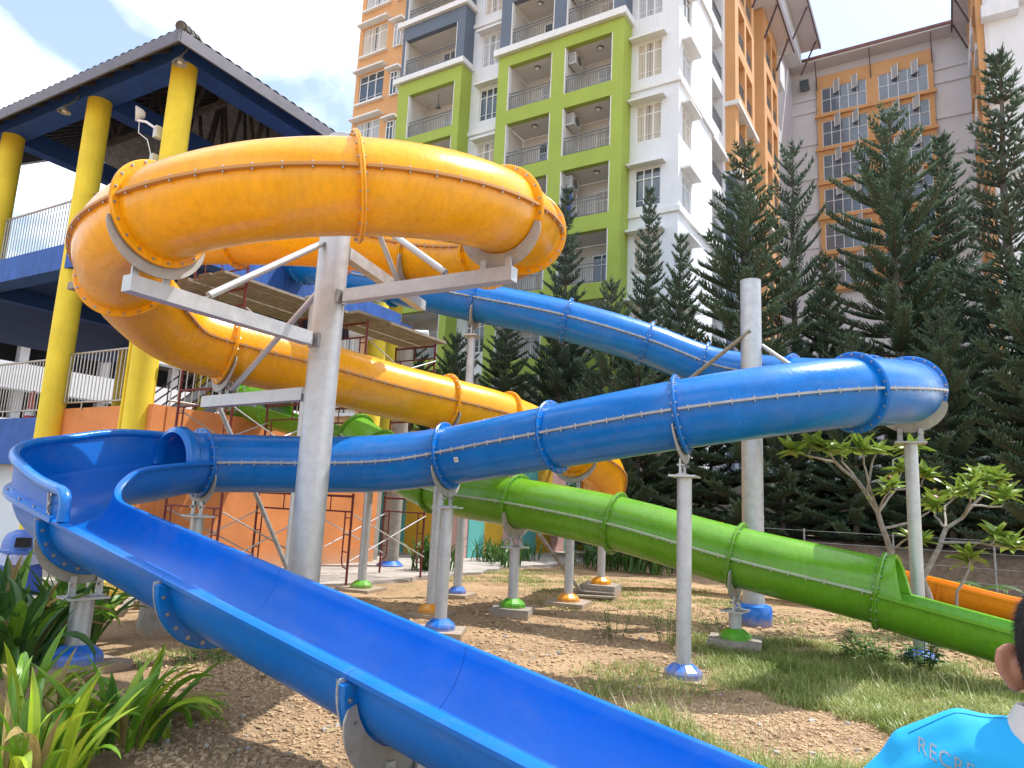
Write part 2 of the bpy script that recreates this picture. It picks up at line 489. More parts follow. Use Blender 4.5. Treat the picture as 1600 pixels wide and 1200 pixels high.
n_fine = nz(38, 8, 0.7)
r_soil = ramp(n_fine.outputs['Fac'], [(0.28, (0.28, 0.175, 0.10)), (0.5, (0.44, 0.30, 0.175)), (0.72, (0.58, 0.42, 0.255))])
n_mid = nz(1.1, 5)
r_dark = ramp(n_mid.outputs['Fac'], [(0.36, (0.62, 0.59, 0.57)), (0.50, (0.92, 0.91, 0.90)), (0.64, (1.10, 1.09, 1.06))])
mx = nt.nodes.new('ShaderNodeMix'); mx.data_type = 'RGBA'; mx.blend_type = 'MULTIPLY'; mx.inputs['Factor'].default_value = 1
nt.links.new(r_soil.outputs[0], mx.inputs['A']); nt.links.new(r_dark.outputs[0], mx.inputs['B'])
n_g = nz(0.55, 7, 0.7)
r_g = ramp(n_g.outputs['Fac'], [(0.57, (0, 0, 0)), (0.66, (0.65, 0.65, 0.65))])
n_g2 = nz(60, 3)
r_g2 = ramp(n_g2.outputs['Fac'], [(0.3, (0.045, 0.075, 0.018)), (0.7, (0.15, 0.18, 0.055))])
mx2 = nt.nodes.new('ShaderNodeMix'); mx2.data_type = 'RGBA'
nt.links.new(r_g.outputs[0], mx2.inputs['Factor']); nt.links.new(mx.outputs['Result'], mx2.inputs['A']); nt.links.new(r_g2.outputs[0], mx2.inputs['B'])
nt.links.new(mx2.outputs['Result'], b.inputs['Base Color'])
bp = nt.nodes.new('ShaderNodeBump'); bp.inputs['Strength'].default_value = 0.9; bp.inputs['Distance'].default_value = 0.035
nt.links.new(n_fine.outputs['Fac'], bp.inputs['Height']); nt.links.new(bp.outputs[0], b.inputs['Normal'])
ground = solo('ground', gm, soil, kind='structure', recalc=False)
ground['label'] = 'bare tan soil with patches of grass under the slides'

# concrete apron by the orange wall
M['apron'] = mat('dusty_concrete_apron', (0.36, 0.33, 0.29), rough=0.92, var=0.3, vscale=1.4, bump=0.4, bscale=22, fine=0.12, fscale=25)
ap = MB()
edge = []
rng = random.Random(5)
for i in range(60):
    y = 3.0 + i * 0.4
    edge.append((-10.35 + 0.45 * vnoise(0.3, y * 0.6, 2) + rng.uniform(-0.06, 0.06) - (0.9 if y < 8 else 0) + 0.02 * (y - 8), y))
top = [(x, y, 0.075) for x, y in edge] + [(-70, 27.0, 0.075), (-70, 3.0, 0.075)]
ap.prism(list(reversed(top)), (0, 0, -0.2))
solo('pavement', ap, M['apron'], kind='structure', smooth=False)['label'] = 'dusty grey concrete paving beside the orange wall'

# earth bank at the back right
bk = MB()
rows = []
for i in range(90):
    x = -7.0 + i * 0.28
    yo = 21.2 + 0.25 * vnoise(x * 0.7, 0, 3) - 0.02 * (x + 7)
    r_ = []
    for dy, z in ((-1.2, -0.1), (0, 0.12), (0.35, 0.45), (0.7, 0.85), (1.1, 1.05), (1.7, 1.12), (3.2, 1.15), (9.0, 1.15), (9.0, -0.2)):
        r_.append((x, yo + dy + 0.12 * vnoise(x * 3, z * 4, 1), z + (0.07 * vnoise(x * 2.2, dy * 3, 7) if 0 < z < 1.14 else 0)))
    rows.append(r_)
bk.grid(rows)
bank_m = mat('bank_earth', (0.11, 0.075, 0.05), rough=0.95, col2=(0.24, 0.17, 0.11), vscale=9, bump=1.0, bscale=14, detail=8, fine=0.2, fscale=30)
solo('earth_bank', bk, bank_m, kind='structure', recalc=True)['label'] = 'low brown earth bank under the pine trees'

# ================================================================== SLIDES
class Path:
    def __init__(s, pts, step=0.06):
        P = [Vector(p) for p in pts]
        P = [P[0] * 2 - P[1]] + P + [P[-1] * 2 - P[-2]]
        raw = []
        for i in range(1, len(P) - 2):
            p0, p1, p2, p3 = P[i - 1], P[i], P[i + 1], P[i + 2]
            d = lambda a, c: max(1e-4, (c - a).length) ** 0.5
            t1 = d(p0, p1); t2 = t1 + d(p1, p2); t3 = t2 + d(p2, p3)
            n = max(4, int((p2 - p1).length / 0.05))
            for k in range(n):
                t = t1 + (t2 - t1) * k / n
                A1 = p0 * ((t1 - t) / t1) + p1 * (t / t1)
                A2 = p1 * ((t2 - t) / (t2 - t1)) + p2 * ((t - t1) / (t2 - t1))
                A3 = p2 * ((t3 - t) / (t3 - t2)) + p3 * ((t - t2) / (t3 - t2))
                B1 = A1 * ((t2 - t) / t2) + A2 * (t / t2)
                B2 = A2 * ((t3 - t) / (t3 - t1)) + A3 * ((t - t1) / (t3 - t1))
                raw.append(B1 * ((t2 - t) / (t2 - t1)) + B2 * ((t - t1) / (t2 - t1)))
        raw.append(P[-2])
        for _ in range(12):                        # relax
            raw = [raw[0]] + [(raw[i - 1] + raw[i] * 2 + raw[i + 1]) / 4 for i in range(1, len(raw) - 1)] + [raw[-1]]
        s.p = raw
        s.s = [0.0]
        for a, c in zip(raw, raw[1:]): s.s.append(s.s[-1] + (c - a).length)
        s.L = s.s[-1]
        s.arr = np.array([tuple(q) for q in raw]); s.sa = np.array(s.s)
    def at(s, q):
        return Vector([float(np.interp(q, s.sa, s.arr[:, k])) for k in range(3)])
    def frame(s, q):
        a = s.at(max(0, q - 0.12)); c = s.at(min(s.L, q + 0.12))
        t = (c - a).normalized()
        sd = t.cross(Vector((0, 0, 1))).normalized()
        return s.at(q), t, sd, sd.cross(t)
    def near(s, p):
        d = ((s.arr - np.array(p)) ** 2).sum(1)
        return float(s.sa[int(d.argmin())])

TR = 0.405          # tube radius
def ringpt(fr, r, a, ax=0.0):
    p, t, sd, u = fr
    return p + (sd * math.cos(a) + u * math.sin(a)) * r + t * ax

def tube_section(mb, path, s0, s1, r=TR, n=44, wall=0.022):
    k = max(3, int((s1 - s0) / 0.11))
    rows = [[ringpt(path.frame(s0 + (s1 - s0) * i / k), r, 2 * PI * j / n) for j in range(n)] for i in range(k + 1)]
    inn = [[ringpt(path.frame(s0 + (s1 - s0) * i / k), r - wall, 2 * PI * j / n) for j in range(n)] for i in range(k, -1, -1)]
    mb.grid(rows + inn + [rows[0]], close=True)

def ring_flange(mb, path, s, r=TR, w=0.07, t=0.045, n=48, a0=0, a1=2 * PI):
    fr = path.frame(s)
    full = abs(a1 - a0 - 2 * PI) < 1e-6
    rows = []
    N = n if full else n + 1
    prof = [(r - 0.01, -t / 2), (r + w - 0.012, -t / 2), (r + w, -t / 2 + 0.012), (r + w, -0.004), (r + w - 0.008, -0.003), (r + w - 0.008, 0.003), (r + w, 0.004),
            (r + w, t / 2 - 0.012), (r + w - 0.012, t / 2), (r - 0.01, t / 2)]
    for i in range(N):
        a = a0 + (a1 - a0) * i / n
        rows.append([ringpt(fr, rr, a, ax) for rr, ax in prof])
    if full: rows.append(rows[0])
    mb.grid(rows, close=True)
    if not full:
        for rw in (rows[0], rows[-1]): mb.add(rw, [tuple(range(len(rw)))])

def bolts_ring(mb, path, s, r=TR, n=20, t=0.045, a0=0, a1=2 * PI, br=0.0085):
    fr = path.frame(s)
    for i in range(n):
        a = a0 + (a1 - a0) * (i + 0.5) / n
        c = ringpt(fr, r + 0.04, a)
        tt = fr[1]
        mb.tube([c - tt * (t / 2 + 0.016), c + tt * (t / 2 + 0.016)], br, 6)
        mb.tube([c - tt * (t / 2 + 0.004), c + tt * (t / 2 + 0.004)], br * 1.8, 6)

def seam(mb, mbb, path, s0, s1, sgn, r=TR):
    a = 0 if sgn > 0 else PI
    k = max(3, int((s1 - s0) / 0.11))
    rows = []
    for i in range(k + 1):
        fr = path.frame(s0 + (s1 - s0) * i / k)
        p, t, sd, u = fr
        rows.append([p + sd * sgn * rr + u * uu for rr, uu in ((r - 0.01, -0.016), (r + 0.045, -0.013), (r + 0.045, 0.013), (r - 0.01, 0.016))])
    mb.grid(rows, close=True)
    for rw in (rows[0], rows[-1]): mb.add(rw, [(0, 1, 2, 3)])
    nb = max(2, int((s1 - s0) / 0.20))
    for i in range(nb):
        p, t, sd, u = path.frame(s0 + (s1 - s0) * (i + 0.5) / nb)
        c = p + sd * sgn * (r + 0.026)
        mbb.tube([c - u * 0.034, c + u * 0.030], 0.0095, 6)

def build_tube(root, path, stations, m_tube, both=False, seam_col=None, r=TR):
    """sections between consecutive flange stations; each section, flange and seam a part"""
    for a, c in zip(stations, stations[1:]):
        mb = MB(); tube_section(mb, path, a + 0.004, c - 0.004, r)
        sec = part('tube_section', mb, m_tube, root)
        for sg in (1, -1):
            mb, mbb = MB(), MB(); seam(mb, mbb, path, a + 0.03, c - 0.03, sg, r)
            sm = part('seam_flange', mb, [seam_col or M['seam']], sec)
            part('seam_bolts', mbb, [M['bolt']], sec, kind='stuff')
    for a in stations:
        mb, mbb = MB(), MB(); ring_flange(mb, path, a, r); bolts_ring(mbb, path, a, r)
        fl = part('flange', mb, m_tube, root)
        part('flange_bolts', mbb, M['bolt'], fl, kind='stuff')

def saddle_mesh(path, s, r=TR, off=0.04, deep=0.17, a0=200, a1=340, t=0.014):
    fr = path.frame(s + off)
    inner, outer = [], []
    N = 26
    for i in range(N + 1):
        q = i / N
        a = rad(a0 + (a1 - a0) * q)
        w = 0.075 + (deep - 0.075) * min(1, math.sin(PI * q) ** 0.6 * 1.05)
        inner.append((r + 0.014, a)); outer.append((r + w, a))
    mb = MB()
    for i in range(N):
        pts = [ringpt(fr, *inner[i]), ringpt(fr, *outer[i]), ringpt(fr, *outer[i + 1]), ringpt(fr, *inner[i + 1])]
        mb.prism([p - fr[1] * t / 2 for p in pts], fr[1] * t)
    return mb

def support_post(path, s, base, label, gz=0.0, pr=0.083, pad=(0.42, 0.14), r=TR, off=0.045, leanx=0.0, bs=1.0, hang=0.30, deep=0.17, turn=None):
    fr = path.frame(s + off)
    c = fr[0]; t = fr[1]
    th = Vector((t.x, t.y, 0)).normalized(); sh = Vector((th.y, -th.x, 0))
    foot = c - fr[3] * (r + 0.12)
    x, y = foot.x, foot.y
    ztop = foot.z + 0.12 - hang
    g = gz + pad[1]
    root = thing('support_post', label, 'post', (x, y, gz), 'galvanised posts carrying the slides')
    part('saddle', saddle_mesh(path, s, r, off, deep), M['steel_plate'], root, smooth=False)
    for sg in (-1, 1):
        mb = MB()
        q = Vector((x, y, 0)) + sh * sg * 0.125
        poly = [q + th * 0.012 + Vector((0, 0, ztop)) - sh * 0.035, q + th * 0.012 + Vector((0, 0, ztop)) + sh * 0.035,
                q + th * 0.012 + Vector((0, 0, ztop + hang * 0.62)) + sh * 0.030, q + th * 0.012 + Vector((0, 0, ztop + hang * 0.62)) - sh * 0.030]
        mb.prism(poly, th * 0.02)
        mb.box(q.x - 0.05, q.x + 0.05, q.y - 0.05, q.y + 0.05, ztop, ztop + 0.012)
        lug = part('lug', mb, M['steel'], root, smooth=False)
        bb = MB(); cc = q + Vector((0, 0, ztop + hang * 0.36)); bb.tube([cc - th * 0.03, cc + th * 0.06], 0.018, 8)
        part('bolt', bb, M['bolt'], lug)
    mb = MB()
    poly = [Vector((x, y, ztop - 0.024)) + th * i * 0.15 + sh * j * 0.19 for i, j in ((-1, -1), (1, -1), (1, 1), (-1, 1))]
    mb.prism(poly, (0, 0, 0.022)); part('top_plate', mb, M['steel'], root, smooth=False)
    mb = MB(); mb.tube([(x, y, g), (x, y, ztop - 0.024)], pr, 24); part('pole', mb, M['steel'], root)
    mb = MB()
    R = 0.21 * bs
    mb.lathe([(R, 0.0), (R, 0.05 * bs), (R * 0.93, 0.075 * bs), (pr + 0.03, 0.135 * bs), (pr + 0.004, 0.14 * bs)], 10, (x, y, g), ph=0.3)
    part('base_cover', mb, M[base], root, smooth=False)
    mb = MB()
    ang = (turn if turn is not None else 0.2)
    ca, sa = math.cos(ang), math.sin(ang)
    h = pad[0]
    poly = [Vector((x + (i * ca - j * sa) * h, y + (i * sa + j * ca) * h, gz - 0.2)) for i, j in ((-1, -1), (1, -1), (1, 1), (-1, 1))]
    mb.prism(poly, (0, 0, 0.2 + pad[1]))
    part('footing', mb, M['concrete'], root, smooth=False)
    return root

# ---------------------------------------------------------------- blue slide
bl = [(-15.2, 12.2, 7.6), (-13.4, 11.3, 7.35), (-11.5, 10.9, 6.74), (-9.75, 10.95, 6.24), (-8.05, 11.40, 5.82), (-6.32, 12.15, 5.44), (-4.95, 12.8, 5.02), (-3.8, 13.30, 4.56),
      (-2.95, 13.38, 4.36), (-1.95, 13.15, 4.17), (-1.10, 12.55, 3.98), (-0.54, 11.68, 3.75), (-0.36, 10.68, 3.52), (-0.52, 9.65, 3.36), (-1.02, 8.76, 3.22), (-1.75, 8.20, 3.06), (-2.60, 7.95, 2.91), (-4.30, 7.97, 2.66),
      (-5.95, 8.02, 2.42), (-6.85, 7.72, 2.28), (-7.70, 7.27, 2.22), (-8.38, 6.66, 2.18), (-8.68, 6.15, 2.15), (-8.72, 5.75, 2.13)]
BP = Path(bl)
blue = thing('blue_slide', 'long blue slide, a closed tube looping back and ending in an open flume', 'water slide', (-4.4, 8.0, 0))
st = [BP.near(p) for p in [(-14.9, 12.1, 7.6), (-12.8, 11.1, 7.2), (-11.05, 10.9, 6.75), (-9.75, 10.95, 6.34), (-8.0, 11.35, 5.72), (-6.3, 12.2, 5.48), (-4.95, 12.9, 5.0), (-3.95, 13.27, 4.6),
                            (-2.3, 13.3, 4.3), (-0.95, 12.4, 3.95), (-0.38, 11.0, 3.58), (-0.86, 8.98, 3.24), (-2.58, 7.95, 2.91), (-4.26, 7.97, 2.66), (-5.98, 8.02, 2.41)]] + [BP.L - 0.27]
build_tube(blue, BP, st, M['blue_tube'])

# open bowl and flume
FD = Vector((0.98517287, -0.09017704, -0.14595381))
f0 = Vector((-7.955, 4.04, 1.602))
h0 = Vector((-0.02, -1.0, 0)).normalized()
m0 = Vector((-8.72, 5.75, 2.13))
fl_pts = [m0 - h0 * 0.3 + Vector((0, 0, 0.03)), m0, m0 + h0 * 0.42 + Vector((0, 0, -0.06)), m0 + h0 * 0.8 + Vector((0, 0, -0.13))]
cc = Vector((-7.88, 4.90, 0))
a_s = rad(178); a_e = a_s + rad(87)
for i in range(1, 9):
    a = a_s + (a_e - a_s) * i / 8
    fl_pts.append(Vector((cc.x + 0.86 * math.cos(a), cc.y + 0.86 * math.sin(a), 1.99 - 0.38 * (i / 8) ** 0.9)))
for d in (0.7, 1.5, 2.5, 3.5, 4.5, 5.5, 6.5, 7.5, 8.6):
    fl_pts.append(f0 + FD * d)
FP = Path(fl_pts)
FR = 0.46
s_mouth = FP.near(m0 - h0 * 0.22)
s_bend = FP.near(f0)
def smooth01(x):
    x = max(0, min(1, x)); return x * x * (3 - 2 * x)
def fr_of(s):          # channel half width: tube radius at the mouth, wider in the bowl
    q = smooth01((s - s_mouth) / 0.7)
    return TR + (FR - TR) * q
s_wall_end = FP.near((-6.92, 3.9, 1.45))
def wall_h(s):
    return 0.36 + 0.06 * smooth01((s - s_mouth) / 0.8) - 0.15 * smooth01((s - s_bend + 0.9) / 1.6)
def flume_profile(s, n=26, th=0.02):
    fr = FP.frame(s); p, t, sd, u = fr
    r = fr_of(s)
    pin = [(r * math.cos(a), r * math.sin(a)) for a in [PI + PI * i / n for i in range(n + 1)]]
    pout = [((r + th) * math.cos(a), (r + th) * math.sin(a)) for a in [PI + PI * i / n for i in range(n, -1, -1)]]
    pts = [(-r - 0.075, -0.035), (-r - 0.082, -0.005), (-r - 0.06, 0.012), (-r - 0.01, 0.014)] + pin + [(r + 0.01, 0.014), (r + 0.06, 0.012), (r + 0.082, -0.005), (r + 0.075, -0.035), (r + 0.06, -0.03)] + \
          [(r + th, -0.02)] + pout[1:-1] + [(-r - th, -0.02), (-r - 0.06, -0.03)]
    return [p + sd * x + u * y for x, y in pts]
f_st = [s_mouth + 0.0, s_bend - 0.75] + [FP.near(f0 + FD * d) for d in (0.80, 3.15, 5.25, 7.4)] + [FP.L]
for i, (a, c) in enumerate(zip(f_st, f_st[1:])):
    mb = MB()
    k = max(4, int((c - a) / 0.09))
    rows = [flume_profile(a + 0.002 + (c - a - 0.004) * j / k) for j in range(k + 1)]
    mb.grid(rows, close=True)
    for rw in (rows[0], rows[-1]): mb.add(rw, [tuple(range(len(rw)))])
    part('flume_section', mb, M['blue_inner'] if i >= 0 else M['blue_tube'], blue, angle=50)
for a in f_st[1:-1]:
    if a < s_bend: continue
    mb, mbb = MB(), MB()
    ring_flange(mb, FP, a, r=FR + 0.015, w=0.105, t=0.05, a0=PI + 0.10, a1=2 * PI - 0.10, n=30)
    bolts_ring(mbb, FP, a, r=FR + 0.03, n=11, t=0.05, a0=PI + 0.14, a1=2 * PI - 0.14, br=0.010)
    flg = part('flange', mb, M['blue_tube'], blue)
    part('flange_bolts', mbb, M['bolt'], flg, kind='stuff')
    mb = MB(); ring_flange(mb, FP, a - 0.028, r=FR + 0.012, w=0.108, t=0.008, a0=PI + 0.06, a1=2 * PI - 0.06, n=30)
    part('flange_gasket', mb, M['seam'], blue)
# raised splash wall on the outside of the bend with its rolled rim
mb = MB(); rim_pts = []; rows = []
k = 64
foot = []
for i in range(k + 1):
    s = s_mouth + 0.01 + (s_wall_end - s_mouth - 0.01) * i / k
    p, t, sd, u = FP.frame(s); r = fr_of(s); h = wall_h(s)
    rows.append([p + sd * x + u * y for x, y in ((r, 0.0), (r + 0.012, h * 0.5), (r + 0.035, h), (r + 0.06, h), (r + 0.040, h * 0.5), (r + 0.03, 0.0))])
    rim_pts.append(p + sd * (r + 0.05) + u * h)
mb.grid(rows, close=True); mb.add(rows[0], [tuple(range(6))]); mb.add(rows[-1], [tuple(range(6))])
sw = part('splash_wall', mb, M['blue_inner'], blue)
p, t, sd, u = FP.frame(s_wall_end); r = fr_of(s_wall_end); h = wall_h(s_wall_end)
for q in (25, 50, 75, 90):
    a = rad(q)
    rim_pts.append(p + sd * (r + 0.045) + u * (h - 0.14 + 0.14 * math.cos(a)) + t * 0.14 * math.sin(a))
rim_pts.append(p + sd * (r + 0.045) + u * 0.02 + t * 0.145)
mb = MB(); mb.tube(rim_pts, 0.052, 14); part('rolled_rim', mb, M['blue_tube'], sw)
mb = MB()
mb.grid([[p + sd * (r + 0.03 + e) + u * 0 , p + sd * (r + 0.03 + e) + u * h, p + sd * (r + 0.035 + e) + u * (h - 0.03) + t * 0.10, p + sd * (r + 0.035 + e) + u * 0.0 + t * 0.14] for e in (0, 0.02)], close=True)
part('end_panel', mb, M['blue_inner'], sw)
# lower bolted lip and joint plate of the splash wall
mb = MB(); rows = []
for i in range(k + 1):
    s = s_mouth + 0.1 + (s_wall_end - s_mouth - 0.1) * i / k
    p, t, sd, u = FP.frame(s); r = fr_of(s)
    rows.append([p + sd * x + u * y for x, y in ((r + 0.02, 0.0), (r + 0.10, -0.025), (r + 0.10, 0.02), (r + 0.02, 0.05))])
mb.grid(rows, close=True); mb.add(rows[0], [(0, 1, 2, 3)]); mb.add(rows[-1], [(0, 1, 2, 3)])
part('wall_lip', mb, M['blue_tube'], sw)
mbb = MB()
for i in range(9):
    s = s_mouth + 0.3 + (s_wall_end - s_mouth - 0.4) * i / 8
    p, t, sd, u = FP.frame(s); r = fr_of(s); c_ = p + sd * (r + 0.07) + u * 0.02
    mbb.tube([c_, c_ + u * 0.03], 0.012, 6)
s = s_wall_end - 0.12
p, t, sd, u = FP.frame(s); r = fr_of(s); h = wall_h(s)
for q in (0.2, 0.5, 0.8):
    c_ = p + sd * (r + 0.03) + u * h * q; mbb.tube([c_ + sd * 0.03, c_ + sd * 0.055], 0.016, 8)
part('wall_bolts', mbb, M['bolt'], sw, kind='stuff')
mb = MB(); p, t, sd, u = FP.frame(s_wall_end - 0.2)
mb.prism([p + sd * (r + 0.03) + u * 0.04 , p + sd * (r + 0.03) + u * 0.04 + t * 0.02, p + sd * (r + 0.055) + u * (h - 0.05) + t * 0.02, p + sd * (r + 0.055) + u * (h - 0.05)], sd * 0.03)
part('joint_strip', mb, M['seam'], sw, smooth=False)
# hood of the tube over the bowl: thick front rim
mb = MB(); rows = []; inn_ = []
for q in range(6):
    f2 = BP.frame(BP.L - 0.25 + 0.26 * q / 5)
    rows.append([ringpt(f2, TR, rad(-3 + 186 * j / 26)) for j in range(27)]); inn_.append([ringpt(f2, TR - 0.022, rad(-3 + 186 * j / 26)) for j in range(27)])
mb.grid([r1 + list(reversed(r2)) for r1, r2 in zip(rows, inn_)], close=True)
part('hood', mb, M['blue_tube'], blue)
mb = MB(); fr = BP.frame(BP.L - 0.02)
rows = []
for i in range(25):
    a = rad(-4 + 188 * i / 24)
    rows.append([ringpt(fr, rr, a, ax) for rr, ax in ((TR - 0.03, 0.0), (TR + 0.06, 0.0), (TR + 0.075, 0.03), (TR + 0.06, 0.12), (TR - 0.01, 0.16), (TR - 0.035, 0.12))])
mb.grid(rows, close=True); mb.add(rows[0], [tuple(range(6))]); mb.add(rows[-1], [tuple(range(6))])
part('mouth_rim', mb, M['blue_tube'], blue)
# small square sticker on the tube
s = BP.near((-5.6, 8.02, 2.5)); fr = BP.frame(s)
mb = MB(); mb2 = MB()
side = 1 if fr[2].y < 0 else -1
def patch(mbx, r, ds0, ds1, a0, a1, thick=0.002):
    rows = []
    for i in range(5):
        f2 = BP.frame(s + ds0 + (ds1 - ds0) * i / 4)
        rows.append([ringpt(f2, r, (0 if side > 0 else PI) - side * rad(a0 + (a1 - a0) * j / 4)) for j in range(5)])
    mbx.grid(rows)
patch(mb, TR + 0.003, -0.035, 0.035, 15, 25)
part('sticker', mb, mat('sticker_white', (0.7, 0.7, 0.66), rough=0.5), blue)
patch(mb2, TR + 0.005, -0.011, 0.011, 18.2, 21.8)
part('sticker_print', mb2, mat('sticker_brown_print', (0.25, 0.17, 0.08), rough=0.6), blue)

# ---------------------------------------------------------------- yellow slide
ye = [(-12.6, 6.9, 5.95), (-11.2, 6.55, 5.85), (-9.8, 6.45, 5.72)]
cxw, cyw = -6.1, 5.72
R0 = 2.24
for phi in range(100, -211, -15):
    a = rad(phi)
    r_, f_ = R0 * math.cos(a), R0 * math.sin(a)
    z = 4.42 + (phi + 73) * 0.0064 + 0.1 + (0.14 * math.exp(-((phi + 160) / 35) ** 2))
    ye.append((cxw + 0.8543 * r_ - 0.5265 * f_, cyw + 0.5198 * r_ + 0.8501 * f_, z))
ye += [(-7.72, 7.0, 3.56), (-7.32, 8.2, 3.44), (-6.95, 9.15, 3.36), (-6.50, 10.2, 3.24), (-6.14, 11.3, 3.0), (-5.98, 12.3, 2.78), (-5.95, 13.3, 2.5), (-6.45, 14.5, 1.80), (-6.25, 15.7, 1.38), (-5.4, 16.5, 1.20), (-4.5, 16.75, 1.10)]
YP = Path(ye); YR = 0.43
yellow = thing('yellow_slide', 'orange yellow tube slide coiling round the tall steel post', 'water slide', (cxw, cyw, 0))
def yst(phi):
    a = rad(phi); r_, f_ = R0 * math.cos(a), R0 * math.sin(a)
    return YP.near((cxw + 0.8543 * r_ - 0.5265 * f_, cyw + 0.5198 * r_ + 0.8501 * f_, 4.42 + (phi + 73) * 0.0064 + 0.1))
ys = [0.05, YP.near((-10.9, 6.5, 5.8)), YP.near((-9.2, 6.55, 5.7)), yst(100), yst(76), yst(38), yst(-3), yst(-28), yst(-72), yst(-119), yst(-164)]
ys += [YP.near((-8.17, 5.85, 3.68)), YP.near((-6.95, 9.15, 3.36)), YP.near((-6.47, 10.25, 3.24)), YP.near((-5.98, 12.1, 2.8)), YP.near((-6.2, 14.3, 2.1)), YP.L - 0.02]
build_tube(yellow, YP, ys, M['yellow_tube'], seam_col=mat('yellow_seam_strip', (0.50, 0.24, 0.06), rough=0.5), r=YR)
def open_flume(root, pts, m_, r=0.42, name='flume_section', cuts=()):
    P_ = Path(pts)
    cut = [0] + list(cuts) + [P_.L]
    for a, c in zip(cut, cut[1:]):
        mb = MB(); k = max(6, int((c - a) / 0.12)); rows = []
        for j in range(k + 1):
            p, t, sd, u = P_.frame(a + 0.003 + (c - a - 0.006) * j / k)
            n = 20
            prof = [(-r - 0.07, -0.03), (-r - 0.07, 0.01)] + [(r * math.cos(x), r * math.sin(x)) for x in [PI + PI * i / n for i in range(n + 1)]] + [(r + 0.07, 0.01), (r + 0.07, -0.03)] + \
                   [((r + .02) * math.cos(x), (r + .02) * math.sin(x)) for x in [2 * PI - 0.06 - (PI - 0.12) * i / n for i in range(n + 1)]]
            rows.append([p + sd * x + u * y for x, y in prof])
        mb.grid(rows, close=True)
        for rw in (rows[0], rows[-1]): mb.add(rw, [tuple(range(len(rw)))])
        part(name, mb, m_, root, angle=50)
    for a in cuts:
        mb = MB(); ring_flange(mb, P_, a, r=r + 0.01, w=0.08, t=0.04, a0=PI + 0.08, a1=2 * PI - 0.08, n=24); part('flange', mb, m_, root)
    return P_
e_ = YP.p[-1]
OFP = open_flume(yellow, [(-4.5, 16.75, 1.10), (-3.2, 16.7, 1.02), (-2.0, 16.5, 0.98), (-1.0, 16.35, 0.84), (0.0, 16.25, 0.68), (1.0, 16.2, 0.50), (2.4, 16.2, 0.40), (4.5, 16.2, 0.36), (7.5, 16.2, 0.34)], M['orange_flume'], cuts=(2.0, 4.4, 6.6))

# ---------------------------------------------------------------- green slide
gr = [(-14.6, 10.2, 3.75), (-13.2, 10.0, 3.62), (-11.9, 10.25, 3.42)]
green = thing('green_slide', 'green slide, a closed straight tube opening into a flume on the right', 'water slide', (-4.2, 10.1, 0))
GA = Path([(-13.9, 10.5, 3.78), (-13.2, 10.45, 3.70), (-12.5, 10.4, 3.58)])
GP = Path([(-10.2, 10.5, 3.02), (-9.5, 10.45, 2.68), (-8.6, 10.36, 2.22), (-7.77, 10.3, 1.98), (-5.95, 10.12, 1.80), (-4.24, 10.12, 1.57), (-2.48, 10.10, 1.22), (-0.71, 9.99, 0.95)])
gs = [0.03, GP.near((-9.5, 10.45, 2.68)), GP.near((-7.9, 10.3, 2.0)), GP.near((-6.05, 10.12, 1.8)), GP.near((-4.3, 10.12, 1.57)), GP.near((-2.5, 10.1, 1.22)), GP.L - 0.03]
build_tube(green, GA, [0.05, GA.L - 0.05], M['green_tube'])
build_tube(green, GP, gs, M['green_tube'], seam_col=mat('green_seam_strip', (0.34, 0.42, 0.27), rough=0.5))
open_flume(green, [(-12.5, 10.4, 3.58), (-11.6, 10.45, 3.38), (-10.8, 10.48, 3.2), (-10.2, 10.5, 3.02)], M['green_tube'], r=0.42)
open_flume(green, [(-0.71, 9.99, 0.95), (0.4, 9.92, 0.74), (1.6, 9.85, 0.52), (3.2, 9.8, 0.33), (5.0, 9.8, 0.30)], M['green_tube'], r=0.42, cuts=(2.4,))
# open collar where the tube becomes a flume
fr = GP.frame(GP.L - 0.02)
mb = MB(); rows = []
for i in range(25):
    a = rad(180 * i / 24)
    e = 0.10 + 0.16 * (1 - math.sin(a))
    rows.append([ringpt(fr, rr, a, ax) for rr, ax in ((TR - 0.01, 0), (TR + 0.02, e), (TR + 0.07, e + 0.01), (TR + 0.07, e - 0.015), (TR + 0.025, 0))])
mb.grid(rows, close=True)
part('mouth_rim', mb, M['green_tube'], green)

# ---------------------------------------------------------------- posts
def nearpost(path, p): return path.near(p)
support_post(BP, st[12], 'blue_base', 'tall galvanised post with blue foot in front of the green tube', gz=0.0, pad=(0.26, 0.02))
support_post(BP, st[14], 'blue_base', 'galvanised post with bright blue foot on a concrete pad below the sticker', gz=0.0, pad=(0.32, 0.08), turn=0.5)
support_post(BP, st[10], 'blue_base', 'galvanised post with blue foot beside the frangipani trees', gz=0.0, pad=(0.28, 0.03))
support_post(BP, st[4], 'blue_base', 'tall thin galvanised post under the higher blue tube, blue foot', gz=0.0, pad=(0.30, 0.06), bs=0.85)
support_post(BP, st[15], 'blue_base', 'short galvanised post at the mouth of the blue tube', gz=0.0, pad=(0.36, 0.10), off=-0.05)
support_post(FP, f_st[2], 'blue_base', 'stout galvanised post with wide blue foot under the flume bend', gz=0.02, pr=0.105, pad=(0.36, 0.06), r=FR + 0.02, bs=1.2, hang=0.32, deep=0.20, off=-0.06)
support_post(FP, f_st[4], 'blue_base', 'low galvanised post under the lower end of the blue flume', gz=-0.4, pr=0.105, pad=(0.4, 0.05), r=FR + 0.02, bs=0.9, hang=0.2, deep=0.20, off=0.03)
support_post(YP, ys[12], 'orange_base', 'galvanised post with orange foot under the yellow tube', gz=0.0, pad=(0.32, 0.06), turn=0.4, r=YR)
support_post(YP, ys[14], 'orange_base', 'galvanised post with orange foot standing near loose planks', gz=0.0, pad=(0.36, 0.08), r=YR)
